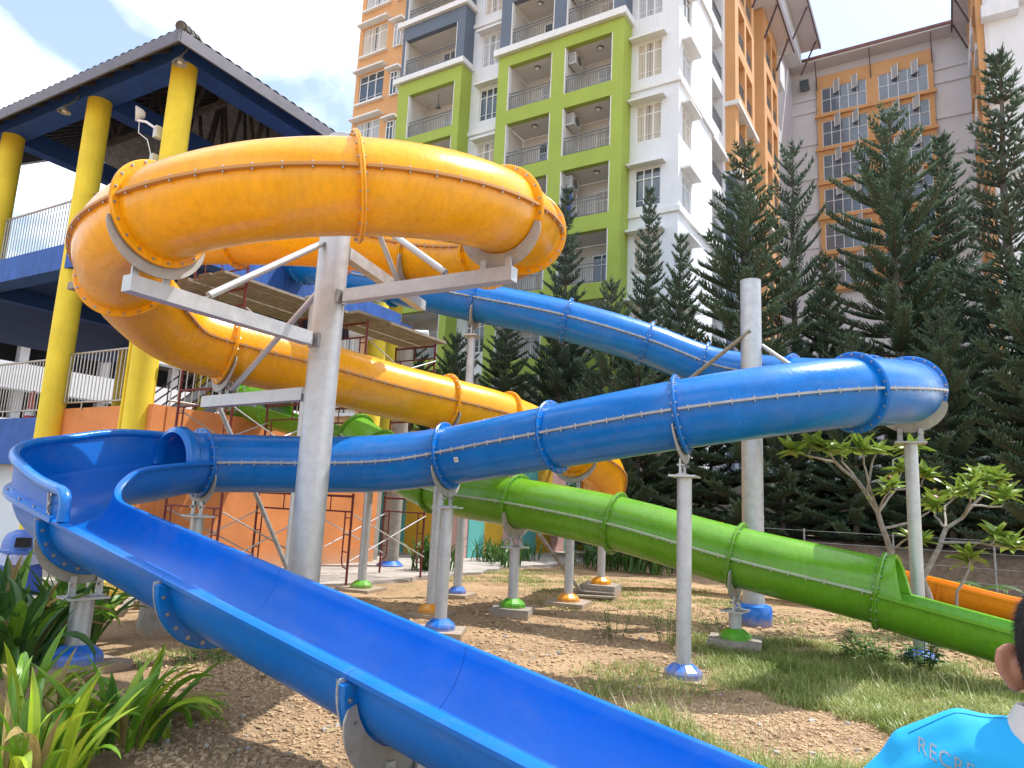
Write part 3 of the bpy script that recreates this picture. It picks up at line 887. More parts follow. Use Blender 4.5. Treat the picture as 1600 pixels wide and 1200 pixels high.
support_post(YP, ys[15] - 0.2, 'orange_base', 'farthest galvanised post with orange foot on a thick concrete block', gz=0.05, pad=(0.36, 0.20), r=YR)
support_post(GP, gs[1] + 0.05, 'green_base', 'galvanised post with dark green foot beside the red scaffold', gz=0.0, pad=(0.36, 0.07))
support_post(GP, gs[3], 'green_base', 'galvanised post with green foot on a square concrete block', gz=0.0, pad=(0.31, 0.15), turn=0.35)
support_post(GP, gs[5], 'green_base', 'short galvanised post with green foot on a round edged footing in grass', gz=0.0, pad=(0.34, 0.14))

# tall post at the centre of the yellow coil, with its arms
post = thing('coil_post', 'thick galvanised post with bracket arms inside the yellow coil', 'post', (-6.15, 5.72, 0))
px_, py_ = -6.15, 5.72
mb = MB(); mb.tube([(px_, py_, -0.1), (px_, py_, 6.10)], 0.18, 40); part('pole', mb, M['steel'], post)
mb = MB(); mb.lathe([(0.19, 0), (0.19, 0.05), (0.16, 0.07), (0.02, 0.09)], 32, (px_, py_, 6.08)); part('cap', mb, M['steel'], post)
mb = MB(); mb.lathe([(0.38, 0), (0.38, 0.12), (0.34, 0.2), (0.185, 0.27)], 12, (px_, py_, 0.02)); part('base_cover', mb, M['blue_base'], post)
def tip_from(path, s, drop):
    p, t, sd, u = path.frame(s); return Vector((p.x, p.y, p.z - drop))
def arm(tip, z0, over=0.35, w=0.13, h=0.15):
    c = Vector((px_, py_, z0)); d = Vector((tip.x - px_, tip.y - py_, 0)).normalized()
    a = c + d * 0.27; e = Vector((tip.x, tip.y, tip.z)) + d * over
    mb = MB(); mb.beam(a, e, w, h); bm_ = part('arm', mb, M['steel'], post, smooth=False)
    mb = MB(); mb.beam(c + d * 0.16 + Vector((0, 0, 0.0)), a + d * 0.06, 0.02, 0.13)
    mb.beam(c + d * 0.17, c + d * 0.20, 0.16, 0.16)
    sd = d.cross(Vector((0, 0, 1)))
    mb.tube([a + d * 0.0 - sd * 0.05, a + sd * 0.05], 0.02, 8); part('bracket', mb, M['steel_dark'], post, smooth=False)
    return a, e
def hanger(path, s, arm_z, off=0.04, r=0.43):
    """saddle plate and two lugs standing on an arm"""
    sp = part('saddle', saddle_mesh(path, s, r, off, 0.17), M['steel_plate'], post, smooth=False)
    fr = path.frame(s + off); th = Vector((fr[1].x, fr[1].y, 0)).normalized(); sh = Vector((th.y, -th.x, 0))
    for sg in (-1, 1):
        q = fr[0] + sh * sg * 0.15; z1 = fr[0].z - r - 0.09
        mb = MB(); mb.prism([Vector((q.x, q.y, arm_z)) - sh * .035, Vector((q.x, q.y, arm_z)) + sh * .035, Vector((q.x, q.y, z1)) + sh * .03, Vector((q.x, q.y, z1)) - sh * .03], th * 0.02)
        part('lug', mb, M['steel'], post, smooth=False)
def strut(a, e, r=0.038):
    mb = MB(); mb.tube([a, e], r, 14); sp = part('strut', mb, M['steel'], post)
    t = (Vector(e) - Vector(a)).normalized()
    for p_, q_ in ((Vector(e) - t * 0.02, Vector(e) + t * 0.12), (Vector(a) - t * 0.12, Vector(a) + t * 0.02)):
        mb = MB(); mb.beam(p_, q_, 0.07, 0.012); part('clevis', mb, M['steel_dark'], sp, smooth=False)
DROP = YR + 0.28
s1_ = ys[9]; s2_ = ys[7]; s3_ = ys[4]; s4_ = ys[11]
for s_, zoff, over in ((s1_, 0.0, 0.22), (s2_, 0.0, 0.22), (s3_, 0.0, 0.4), (s4_, 0.02, 0.40)):
    tip = tip_from(YP, s_ + 0.04, DROP)
    a, e = arm(tip, tip.z, over)
    hanger(YP, s_, tip.z + 0.07)
    d = (e - a).normalized()
    if s_ != s4_:
        mid = a + d * (min((e - a).length * 0.62, 1.75)) + Vector((0, 0, 0.12))
        strut(Vector((px_, py_, tip.z + 1.15)) + d * 0.22, mid)
    else:
        mid = a + d * ((e - a).length * 0.72)
        strut(Vector((px_, py_, tip.z + 1.25)) + d * 0.22, mid + Vector((0, 0, 0.14)))

# second tall post inside the blue loop
post2 = thing('loop_post', 'thick galvanised post with round blue boot inside the blue loop', 'post', (-2.83, 12.55, 0))
qx, qy = -2.83, 12.55
mb = MB(); mb.tube([(qx, qy, -0.1), (qx, qy, 5.92)], 0.178, 40); part('pole', mb, M['steel'], post2)
mb = MB(); mb.lathe([(0.182, 0), (0.182, 0.02), (0.02, 0.045)], 32, (qx, qy, 5.92)); part('cap', mb, M['steel'], post2)
mb = MB(); mb.lathe([(0.27, -0.05), (0.295, 0.02), (0.30, 0.24), (0.28, 0.31), (0.20, 0.34), (0.18, 0.345)], 20, (qx, qy, 0)); part('base_cover', mb, M['blue_base'], post2)
mb = MB(); mb.tube([(-2.80, 12.38, 4.98), (-4.25, 12.75, 4.05)], 0.036, 12); part('strut', mb, M['plank'], post2)
mb = MB(); mb.tube([(-2.66, 12.6, 4.75), (-1.6, 12.7, 3.9)], 0.036, 12); part('strut', mb, M['steel'], post2)
mb = MB(); mb.beam((-2.83, 12.30, 3.2), (-2.83, 12.40, 3.2), 0.10, 0.10); part('bracket', mb, M['steel_dark'], post2, smooth=False)
# ================================================================== SLIDE TOWER
TX, TY = -13.7, 8.0                   # corner column
tower = thing('slide_tower', 'open slide tower with yellow round columns, blue beams and grey tiled roof', 'tower', (TX, TY, 0))
cols = [(-13.7, 8.0, 10.8), (-16.85, 8.0, 10.8), (-20.8, 8.0, 10.8), (-26.0, 8.0, 10.8), (-13.75, 15.0, 10.8), (-21.3, 15.0, 10.8), (-17.3, 20.0, 10.8), (-26, 15, 10.8)]
for x, y, h in cols:
    mb = MB(); mb.lathe([(0.26, -0.1), (0.26, h)], 32, (x, y, 0)); part('column', mb, M['col_yellow'], tower)
mb = MB(); mb.tube([(-14.02, 7.86, 0), (-14.02, 7.86, 6.5)], 0.035, 8); part('downpipe', mb, M['col_yellow'], tower)
def beamx(x0, x1, y, z0, z1, w=0.4, m_='beam_blue', name='beam'):
    mb = MB(); mb.box(x0, x1, y - w / 2, y + w / 2, z0, z1); return part(name, mb, M[m_], tower, smooth=False)
def beamy(x, y0, y1, z0, z1, w=0.4, m_='beam_blue', name='beam'):
    mb = MB(); mb.box(x - w / 2, x + w / 2, y0, y1, z0, z1); return part(name, mb, M[m_], tower, smooth=False)
# ring beam on the column heads
beamx(-30, -13.42, 8.0, 10.8, 11.35, 0.56)
beamy(-13.7, 8.283, 20.3, 10.8, 11.35, 0.56)
beamy(-17.15, 8.283, 20.0, 10.83, 11.32, 0.4)
beamy(-21.3, 8.283, 20.0, 10.83, 11.32, 0.4)
beamx(-16.94, -13.99, 15.0, 10.82, 11.3, 0.4); beamx(-21.09, -17.36, 15.0, 10.82, 11.3, 0.4)
beamx(-30, -13.99, 20.2, 10.8, 11.35, 0.4)
# upper floor
beamx(-30, -13.25, 8.0, 6.55, 7.15, 0.5, 'parapet_blue'); beamy(-13.45, 8.253, 15.4, 6.55, 7.15, 0.42, 'parapet_blue')
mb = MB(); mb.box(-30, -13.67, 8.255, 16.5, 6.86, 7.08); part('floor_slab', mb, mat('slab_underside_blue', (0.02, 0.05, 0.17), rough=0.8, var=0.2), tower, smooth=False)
beamy(-17.15, 8.26, 16, 6.5, 6.855, 0.35); beamy(-21.3, 8.26, 16, 6.5, 6.855, 0.35)
# roof: hipped, corrugated tile edge
EZ, EY, EX = 10.78, 7.15, -12.67
TAN = math.tan(rad(33))
def wave(u): return 0.055 * abs(math.sin(u * PI / 0.26)) ** 0.8
W_, D_ = 19.0, 15.0                  # plan size of the roof (to -x and +y)
ridge = D_ / 2
mb = MB()
def front_rows():
    rows = []
    n = int(W_ / 0.0433)
    for i in range(n + 1):
        u = i * W_ / n
        lim = min(u, W_ - u, ridge)
        r_ = []
        for j in range(7):
            t = lim * j / 6
            r_.append((EX - u, EY + t, EZ + 0.06 + t * TAN + wave(u) * (1 if lim > 0.2 else lim * 5)))
        rows.append(r_)
    return rows
def side_rows():
    rows = []
    n = int(D_ / 0.0433)
    for i in range(n + 1):
        u = i * D_ / n
        lim = min(u, D_ - u)
        r_ = []
        for j in range(7):
            t = lim * j / 6
            r_.append((EX - t, EY + u, EZ + 0.06 + t * TAN + wave(u) * (1 if lim > 0.2 else lim * 5)))
        rows.append(r_)
    return rows
fr_, sr_ = front_rows(), side_rows()
mb.grid(fr_); mb.grid(sr_)
mb.grid([[(x, 2 * EY + D_ - y, z) for x, y, z in r_] for r_ in fr_[::6]])
roof = part('roof', mb, M['roof_tile'], tower, smooth=True, angle=60)
mb = MB()                              # underside boarding
und = lambda x, y: EZ + 0.0 + TAN * min(EX - x, y - EY, EY + D_ - y)
P4 = [(EX, EY), (EX - W_, EY), (EX - W_ + ridge, EY + ridge), (EX - ridge, EY + ridge)]
mb.add([(EX, EY, EZ), (EX - W_, EY, EZ), (EX - W_ + 2, EY + ridge, EZ + ridge * TAN), (EX - ridge, EY + ridge, EZ + ridge * TAN), (EX, EY + D_, EZ), (EX - W_, EY + D_, EZ)],
       [(0, 1, 2, 3), (0, 3, 4), (3, 2, 5, 4)])
part('roof_underside', mb, M['soffit_sheet'], tower, smooth=False, recalc=False)
mb = MB(); mb.tube([(EX + 0.02, EY - 0.02, EZ + 0.10)] + [(EX - t, EY + t, EZ + 0.11 + t * TAN) for t in (0.25, 2, 4, ridge)], [0.07, 0.09, 0.09, 0.09, 0.09], 12)
part('hip_ridge', mb, M['roof_tile'], tower)
mb = MB()
for k_ in range(4):
    t = 0.02 + k_ * 0.30
    mb.tube([(EX - t, EY + t, EZ + 0.12 + t * TAN), (EX - t - 0.22, EY + t + 0.22, EZ + 0.12 + (t + 0.22) * TAN)], [0.115, 0.095], 14)
part('ridge_cap', mb, M['roof_tile'], tower)
mb = MB(); mb.box(EX - W_, EX + 0.02, EY - 0.03, EY + 0.012, EZ - 0.22, EZ + 0.05); part('fascia_board', mb, M['fascia'], tower, smooth=False)
mb = MB(); mb.box(EX - 0.012, EX + 0.03, EY + 0.014, EY + D_, EZ - 0.22, EZ + 0.05); part('fascia_board', mb, M['fascia'], tower, smooth=False)
# rafters and truss bars under the roof
raf = MB(); raf.box(0, 0.06, 0, 0, 0, 0)
for i in range(26):
    x = EX - 0.5 - i * 0.7
    lim = min(EX - x, ridge)
    mb = MB(); mb.beam((x, EY + 0.05, EZ - 0.06 + 0.05 * TAN), (x, EY + lim, EZ - 0.06 + lim * TAN), 0.06, 0.11)
    part('rafter', mb, M['timber_dark'], tower, smooth=False)
for i in range(20):
    y = EY + 0.5 + i * 0.7
    lim = min(y - EY, EY + D_ - y, ridge)
    mb = MB(); mb.beam((EX - 0.05, y, EZ - 0.06 + 0.05 * TAN), (EX - lim, y, EZ - 0.06 + lim * TAN), 0.06, 0.11)
    part('rafter', mb, M['timber_dark'], tower, smooth=False)
for y, x0, x1 in ((10.0, -20.8, -14.0), (12.0, -20.8, -14.0), (13.6, -20.8, -14.0), (17.0, -20.8, -14.0)):
    mb = MB()
    zr = lambda x: EZ - 0.15 + TAN * min(EX - x, y - EY)
    mb.beam((x0, y, 11.42), (x1, y, 11.42), 0.08, 0.16)
    xs = [x1 - (x1 - x0) * i / 6 for i in range(7)]
    for a_, c_ in zip(xs, xs[1:]):
        mb.beam((a_, y, 11.45), ((a_ + c_) / 2, y, zr((a_ + c_) / 2)), 0.05, 0.10); mb.beam((c_, y, 11.45), ((a_ + c_) / 2, y, zr((a_ + c_) / 2)), 0.05, 0.10)
    part('truss', mb, M['timber_dark'], tower, smooth=False)
# railings, each bar its own piece
BAR = {}
def railing(root, a, c, z0, z1, step=0.13, bar=0.014, rail=0.026, knob=True, m_='stainless', foot=True):
    a, c = Vector((a[0], a[1], z0)), Vector((c[0], c[1], z0))
    L = (c - a).length; t = (c - a).normalized()
    mb = MB()
    H = z1 - z0
    mb.tube([a + Vector((0, 0, H)), c + Vector((0, 0, H))], rail, 10); mb.tube([a + Vector((0, 0, 0.10)), c + Vector((0, 0, 0.10))], rail * 0.85, 10)
    if knob:
        for q in (a, c): mb.lathe([(0.02, -0.05), (0.055, -0.03), (0.06, 0), (0.055, 0.03), (0.02, 0.05)], 12, (q.x, q.y, z1))
    n = max(2, int(L / step)); 
    if foot:
        for q in range(0, n + 1, 7):
            p_ = a + t * (L * q / n); mb.tube([p_ + Vector((0, 0, -0.05)), p_ + Vector((0, 0, 0.1))], 0.016, 8)
    rl = part('railing', mb, M[m_], root)
    key = (round(H, 3), bar)
    if key not in BAR:
        b_ = MB(); b_.tube([(0, 0, 0.10), (0, 0, H)], bar, 6, caps=False); BAR[key] = mesh_of(b_, M[m_], name='bar')
    for i in range(n + 1):
        p_ = a + t * (L * i / n)
        inst('bar', BAR[key], rl, (p_.x, p_.y, z0))
    return rl
railing(tower, (-16.85, 8.05), (-14.0, 8.05), 7.55 - 0.35, 8.42)
railing(tower, (-21.0, 8.05), (-17.45, 8.05), 7.2, 8.42)
railing(tower, (-13.42, 8.35), (-13.42, 14.6), 7.2, 8.42, step=0.16)
railing(tower, (-16.85, 8.1), (-14.0, 8.1), 3.42, 4.62)
railing(tower, (-21.0, 8.1), (-17.45, 8.1), 3.28, 4.55)
railing(tower, (-25.7, 8.1), (-21.6, 8.1), 3.28, 4.55)
railing(tower, (-13.32, 8.4), (-13.32, 12.6), 3.42, 4.60, step=0.16)
# things standing on the upper deck behind the railing
mb = MB()
mb.box(-19.2, -18.2, 10.6, 11.2, 8.1, 8.62); mb.box(-19.6, -17.9, 10.7, 11.1, 7.75, 7.9)
bq = thing('deck_box', 'dark boxy equipment on a stand behind the upper railing', 'equipment box', (-18.7, 10.9, 7.1))
part('casing', mb, M['rubber'], bq, smooth=False)
mb = MB()
for x, y in ((-19.4, 10.75), (-18.0, 10.75), (-19.4, 11.05), (-18.0, 11.05)): mb.box(x - .03, x + .03, y - .03, y + .03, 7.08, 7.75)
part('stand', mb, M['rubber'], bq, smooth=False)
pn = thing('louvre_screen', 'weathered grey slatted screen behind the upper railing', 'screen', (-17.3, 9.6, 7.1))
mb = MB(); mb.box(-17.75, -16.75, 9.62, 9.66, 7.1, 9.3); part('panel', mb, M['plank'], pn, smooth=False)
sl = MB(); sl.box(-0.49, 0.49, -0.015, 0.015, 0, 0.06); slm = mesh_of(sl, M['plank'], smooth=False)
for i in range(24): inst('slat', slm, pn, (-17.25, 9.6, 7.15 + i * 0.088))
# lamps hung from the beam
def bell_lamp(x, y, z, label, dx, dy):
    L = thing('bell_lamp', label, 'lamp', (x, y, z), 'bell lamps under the tower eaves')
    mb = MB(); mb.lathe([(0.03, 0.14), (0.05, 0.10), (0.09, 0.05), (0.13, 0.0), (0.15, -0.03), (0.13, -0.03), (0.08, 0.03), (0.01, 0.07)], 20, (x, y, z), caps=False); part('shade', mb, M['steel_dark'], L)
    mb = MB(); mb.tube([(x, y, z + 0.13), (x + dx * 0.3, y + dy * 0.3, z + 0.30), (x + dx * 0.5, y + dy * 0.5, z + 0.52), (x + dx * 0.8, y + dy * 0.8, z + 0.62)], 0.016, 8); part('gooseneck', mb, M['steel_dark'], L)
    mb = MB(); mb.lathe([(0.0, -0.03), (0.05, -0.01), (0.05, 0.03), (0.02, 0.06)], 12, (x, y, z)); part('bulb', mb, M['win_frame'], L)
bell_lamp(-13.05, 7.5, 10.42, 'bell lamp on a gooseneck beside the corner column', 0.15, 0.25)
bell_lamp(-17.3, 7.35, 10.40, 'bell lamp hanging in front of the middle column', 0.1, 0.5)
# floodlight on the corner column
fl = thing('floodlight', 'white round floodlight on an arm clamped to the corner column', 'floodlight', (-14.3, 7.75, 9.6))
mb = MB(); mb.tube([(-13.98, 7.78, 9.28), (-14.22, 7.62, 9.46), (-14.52, 7.60, 9.56)], 0.028, 10); part('arm', mb, M['win_frame'], fl)
ld = Vector((-0.4, -0.75, -0.1)).normalized(); hc = Vector((-14.55, 7.58, 9.72))
mb = MB(); rows = []
qd = ld.to_track_quat('Z', 'Y')
for r_, z_ in ((0.05, -0.16), (0.10, -0.12), (0.155, 0.0), (0.165, 0.03), (0.14, 0.035)):
    rows.append([hc + qd @ Vector((r_ * math.cos(2 * PI * i / 18), r_ * math.sin(2 * PI * i / 18), z_)) for i in range(18)])
mb.grid(rows, close=True); part('head', mb, M['win_frame'], fl)
mb = MB(); mb.add([hc + qd @ Vector((0.14 * math.cos(2 * PI * i / 18), 0.14 * math.sin(2 * PI * i / 18), 0.02)) for i in range(18)], [tuple(range(18))]); part('lens', mb, M['steel'], fl)
for z0, z1 in ((9.1, 9.36), (8.35, 8.72)):
    mb = MB(); mb.box(-14.05, -13.93, 7.70, 7.86, z0, z1); part('junction_box', mb, M['ac_white'], fl, smooth=False)
mb = MB(); mb.tube([(-14.5, 7.62, 9.6), (-14.42, 7.6, 9.25), (-14.15, 7.66, 9.05), (-13.98, 7.72, 8.6), (-13.97, 7.73, 7.3)], 0.010, 6); part('cable', mb, M['win_frame'], fl)

tower.rotation_euler = (0, 0, rad(2.0))
# ================================================================== WALLS
ow = thing('orange_wall', 'orange rendered podium wall under the slide tower', 'wall', (-13.3, 8.3, 0))
mb = MB(); mb.box(-16.9, -13.30, 8.05, 8.35, 0, 3.40); part('wall_panel', mb, M['wall_orange'], ow, smooth=False)
mb = MB(); mb.box(-13.60, -13.28, 8.352, 14.75, 0, 3.40); part('wall_panel', mb, M['wall_orange'], ow, smooth=False)
mb = MB(); mb.add([(-16.8, 8.04, 2.35), (-14.9, 8.04, 2.62), (-15.4, 7.3, 2.25), (-16.9, 7.3, 2.05)], [(0, 1, 2, 3)]); mb.prism([Vector((-16.8, 8.04, 2.34)), Vector((-14.9, 8.04, 2.61)), Vector((-15.4, 7.3, 2.24)), Vector((-16.9, 7.3, 2.04))], (0, 0, -0.06))
part('sloping_ledge', mb, M['wall_orange'], ow, smooth=False)
mb = MB(); mb.box(-14.9, -13.9, 8.02, 8.05, 2.58, 2.62); mb.box(-14.1, -14.06, 8.02, 8.05, 2.2, 2.58); part('broken_edge', mb, M['concrete'], ow, smooth=False)
# blue ramp parapet at far left
bpz = thing('blue_parapet', 'streaked blue parapet wall at the far left below a railing', 'wall', (-20, 8, 0))
mb = MB(); mb.box(-40, -17.4, 7.95, 8.2, 2.15, 3.22); part('wall_panel', mb, M['parapet_blue'], bpz, smooth=False)
mb = MB(); mb.box(-40, -17.2, 8.2, 14, 2.4, 3.2); part('ramp_slab', mb, M['concrete'], bpz, smooth=False)
mb = MB(); mb.box(-40, -17.4, 8.4, 8.6, 0, 2.4); part('lower_wall', mb, M['w_white'], bpz, smooth=False)
# podium deck
mb = MB(); mb.box(-17.2, -13.62, 8.36, 16.0, 3.05, 3.36); mb.box(-17.1, -13.62, 15.0, 15.3, 0, 3.05)
part('deck_slab', mb, M['concrete'], ow, smooth=False)
# traffic cone on the ramp
cn = thing('traffic_cone', 'red and white traffic cone behind the left railing', 'traffic cone', (-20.3, 9.0, 3.2))
mb = MB(); mb.lathe([(0.19, 0), (0.19, 0.05), (0.15, 0.06), (0.13, 0.25)], 18, (-20.3, 9, 3.2)); mb.lathe([(0.105, 0.42), (0.06, 0.7), (0.05, 0.9), (0.0, 0.92)], 18, (-20.3, 9, 3.2)); part('body', mb, M['cone_red'], cn)
mb = MB(); mb.lathe([(0.131, 0.25), (0.106, 0.42)], 18, (-20.3, 9, 3.2), caps=False); part('band', mb, M['win_frame'], cn)
# steel stair flight behind the columns
sta = thing('steel_stair', 'dark steel stair with handrails rising behind the columns', 'staircase', (-18, 13, 3.2))
for y in (12.6, 13.6):
    mb = MB(); mb.beam((-21.5, y, 3.3), (-14.6, y, 6.2), 0.06, 0.26); part('stringer', mb, M['steel_dark'], sta, smooth=False)
    for dz in (0.45, 0.75, 1.05):
        mb = MB(); mb.tube([(-21.5, y, 3.3 + dz), (-14.6, y, 6.2 + dz)], 0.024, 8); part('handrail', mb, M['strut'], sta)
    for i in range(6):
        q = i / 5; x = -21.5 + 6.9 * q; mb = MB(); mb.tube([(x, y, 3.3 + 2.9 * q), (x, y, 4.35 + 2.9 * q)], 0.022, 6); part('baluster', mb, M['strut'], sta)
tr_ = MB(); tr_.box(-0.15, 0.15, -0.5, 0.5, -0.02, 0.02); trm = mesh_of(tr_, M['steel_dark'], smooth=False)
for i in range(16): inst('tread', trm, sta, (-21.4 + i * 0.43, 13.1, 3.4 + i * 0.181))
# far white parking block behind the tower
pk = thing('parking_block', 'long low white parking building with dark open decks', 'building', (-50, 24, 0))
for z0, z1, m_ in ((10.0, 11.35, 'w_white'), (6.9, 8.4, 'w_white'), (3.5, 5.2, 'w_white'), (0, 1.5, 'w_white')):
    mb = MB(); mb.box(-46, -45, 4, 70, z0, z1); part('parapet', mb, M[m_], pk, smooth=False)
mb = MB(); mb.box(-60, -47.5, 4, 70, 0, 10); part('interior', mb, M['dark'], pk, smooth=False)
mb = MB(); mb.box(-60, -45.0 - 0.01, 4, 70, 11.36, 11.46); part('roof', mb, M['steel_dark'], pk, smooth=False)
for i in range(14):
    mb = MB(); mb.box(-46.6, -46.1, 5 + i * 4.8, 5.5 + i * 4.8, 0, 10); part('pillar', mb, M['w_grey'], pk, smooth=False)
mb = MB(); mb.tube([(-45.2, 4, 11.85), (-45.2, 70, 11.85)], 0.04, 6); part('pipe_rail', mb, M['w_grey'], pk)

# striped wall
stripe_cols = [mat('stripe_teal', (0.13, 0.47, 0.42), rough=0.8, var=0.08, vscale=2, streak=0.1), mat('stripe_yellow', (0.72, 0.42, 0.035), rough=0.8, var=0.08, vscale=2, streak=0.1), mat('stripe_pink', (0.66, 0.40, 0.37), rough=0.8, var=0.08, vscale=2, streak=0.1)]
swl = thing('striped_wall', 'garden wall painted in teal, yellow and pink upright stripes', 'wall', (-12.65, 18, 0))
mb = MB()
xs = [-17.2, -16.1, -14.95, -13.8, -12.65]
for i in range(4): mb.box(xs[i], xs[i + 1], 18.0, 18.25, 0, 4.0, (i + 2) % 3)
part('wall_panel', mb, stripe_cols, swl, smooth=False)
mb = MB(); y = 18.0; i = 0
while y < 26.8:
    mb.box(-12.9 if y > 18 else -12.648, -12.62, y + (0.251 if y == 18 else 0), y + 1.12, 0, 3.9, (i + 0) % 3); y += 1.12; i += 1
part('wall_panel', mb, stripe_cols, swl, smooth=False)
mb = MB(); xs = [-12.617, -11.9, -11.15, -10.4]
for i in range(3): mb.box(xs[i], xs[i + 1], 26.75, 26.98, 0, 3.9, i % 3)
part('wall_panel', mb, stripe_cols, swl, smooth=False)
mb = MB(); mb.box(-12.95, -12.57, 18.26, 26.7, 3.905, 3.99); part('coping', mb, M['wall_orange'], swl, smooth=False)

# ================================================================== SCAFFOLDS
def scaffold(name_label, xl, xr, ys_, lifts, dz, seed, deck=True):
    root = thing('scaffold', name_label, 'scaffold', (xr, ys_[0], 0.08), 'red tube scaffolds beside the orange wall')
    rnd = random.Random(seed)
    z0 = 0.08
    for li in range(lifts):
        zb = z0 + li * dz; zt = zb + dz - 0.02
        for y in ys_:
            mb = MB(); r = 0.024
            mb.tube([(xl, y, zb), (xl, y, zt)], r, 8); mb.tube([(xr, y, zb), (xr, y, zt)], r, 8)
            mb.tube([(xl, y, zt - 0.06), (xr, y, zt - 0.06)], r, 8); mb.tube([(xl, y, zt - 0.36), (xr, y, zt - 0.36)], 0.017, 8)
            for sg, xx in ((1, xl), (-1, xr)):
                xi = xx + sg * 0.17
                mb.tube([(xi, y, zt - 0.36), (xi, y, zb + 0.42), (xi - sg * 0.05, y, zb + 0.33), (xx, y, zb + 0.30)], 0.015, 8)
                for k_ in range(3): mb.tube([(xx, y, zb + 0.62 + k_ * 0.33), (xi, y, zb + 0.62 + k_ * 0.33)], 0.012, 6)
            mb.tube([(xl + (xr - xl) / 2, y, zt - 0.36), (xl + (xr - xl) / 2, y, zt - 0.06)], 0.012, 6)
            part('frame', mb, M['scaffold_red'], root)
        for x in (xl, xr):
            for s_ in (0, 1):
                a_, c_ = ((x + 0.035, ys_[0], zb + 0.45), (x + 0.035, ys_[1], zt - 0.42)) if s_ else ((x + 0.06, ys_[0], zt - 0.42), (x + 0.06, ys_[1], zb + 0.45))
                mb = MB(); mb.tube([a_, c_], 0.013, 6); part('cross_brace', mb, M['steel'], root)
    if deck:
        zt = z0 + lifts * dz + 0.03
        n = 5; w = (xr - xl + 0.15) / n
        for i in range(n):
            x = xl - 0.07 + w * (i + 0.5)
            mb = MB(); mb.box(x - w / 2 + 0.012, x + w / 2 - 0.012, ys_[0] - 0.35 - rnd.uniform(0, 0.25), ys_[1] + 0.25 + rnd.uniform(0, 0.3), zt + rnd.uniform(0, 0.02), zt + 0.045 + rnd.uniform(0, 0.02))
            part('plank', mb, M['plank'], root, smooth=False)
    return root
sc1 = scaffold('nearer red scaffold with plank deck between coil and tower', -12.0, -10.45, (7.75, 9.75), 3, 1.78, 3)
sc2 = scaffold('farther red scaffold with plank deck beside the yellow column', -11.25, -10.05, (10.45, 12.75), 3, 1.78, 5)
# guard frame on the nearer deck and a second, lower platform behind it
mb = MB(); 
for x in (-12.0, -10.45): mb.tube([(x, 7.75, 5.4), (x, 7.75, 6.0)], 0.024, 8)
mb.tube([(-12.0, 7.75, 5.98), (-10.45, 7.75, 5.98)], 0.024, 8); mb.tube([(-12.0, 7.75, 5.72), (-10.45, 7.75, 5.72)], 0.018, 8)
for i in range(3): mb.tube([(-11.7 + i * 0.5, 7.75, 5.72), (-11.7 + i * 0.5, 7.75, 5.98)], 0.014, 6)
part('guard_rail', mb, M['scaffold_red'], sc1)
# intake platform with grey concrete pipe stub, where the slides start
pf = thing('launch_platform', 'blue walled launch platform where the tube slides begin', 'platform', (-14, 8, 0))
mb = MB(); mb.box(-13.6, -12.5, 6.3, 7.6, 5.28, 5.42); part('floor_plate', mb, M['concrete'], pf, smooth=False)
mb = MB(); mb.box(-13.55, -12.55, 7.605, 7.70, 4.9, 5.5); part('edge_beam', mb, M['parapet_blue'], pf, smooth=False)
# posts carrying the tubes near the tower
def plain_post(x, y, z, label, r=0.16, m_='steel', cap=True):
    t_ = thing('tower_post', label, 'post', (x, y, 0), 'posts rising behind the yellow coil')
    mb = MB(); mb.tube([(x, y, 0), (x, y, z)], r, 20); part('pole', mb, M[m_], t_)
    mb = MB(); mb.lathe([(r + 0.09, -0.03), (r + 0.09, 0.0)], 20, (x, y, z)); part('head_flange', mb, M['steel'], t_)
    mb = MB(); mb.lathe([(r + 0.14, 0), (r + 0.14, 0.06), (r + 0.01, 0.16)], 12, (x, y, 0.05)); part('base_cover', mb, M['blue_base'], t_)
    return t_
plain_post(-9.55, 8.6, 5.28, 'round steel post with head flange just behind the thick coil post', 0.13)
plain_post(-12.2, 14.2, 5.95, 'pale round post between scaffold and yellow column', 0.21, 'concrete')
mb = MB(); mb.tube([(-13.5, 13.4, 6.1), (-11.7, 14.5, 6.12)], 0.16, 16); solo('drain_pipe', mb, M['ac_white'], 'pale horizontal pipe end resting on the pale round post', 'pipe')
# ================================================================== BUILDINGS
def fpanel(mb, o, u, n, W, z0, z1, holes, thick=0.25):
    """a wall face from o along u (unit) of width W between heights z0 and z1, with recessed openings (a0,a1,h0,h1,depth); n points outwards"""
    o, u, n = Vector(o), Vector(u), Vector(n)
    us = sorted({0, W, *[h[0] for h in holes], *[h[1] for h in holes]})
    zs = sorted({z0, z1, *[h[2] for h in holes], *[h[3] for h in holes]})
    us = [x for x in us if 0 <= x <= W]; zs = [z for z in zs if z0 <= z <= z1]
    P = lambda a, z, d=0: o + u * a + Vector((0, 0, z)) - n * d
    for a, c in zip(us, us[1:]):
        for z, y in zip(zs, zs[1:]):
            mx_, mz = (a + c) / 2, (z + y) / 2
            if any(h[0] < mx_ < h[1] and h[2] < mz < h[3] for h in holes): continue
            mb.add([P(a, z), P(c, z), P(c, y), P(a, y)], [(0, 1, 2, 3)])
    for a, c, z, y, d in holes:
        for q in ([P(a, z), P(c, z), P(c, z, d), P(a, z, d)], [P(a, y, d), P(c, y, d), P(c, y), P(a, y)], [P(a, z), P(a, z, d), P(a, y, d), P(a, y)], [P(c, z, d), P(c, z), P(c, y), P(c, y, d)]):
            mb.add(q, [(0, 1, 2, 3)])

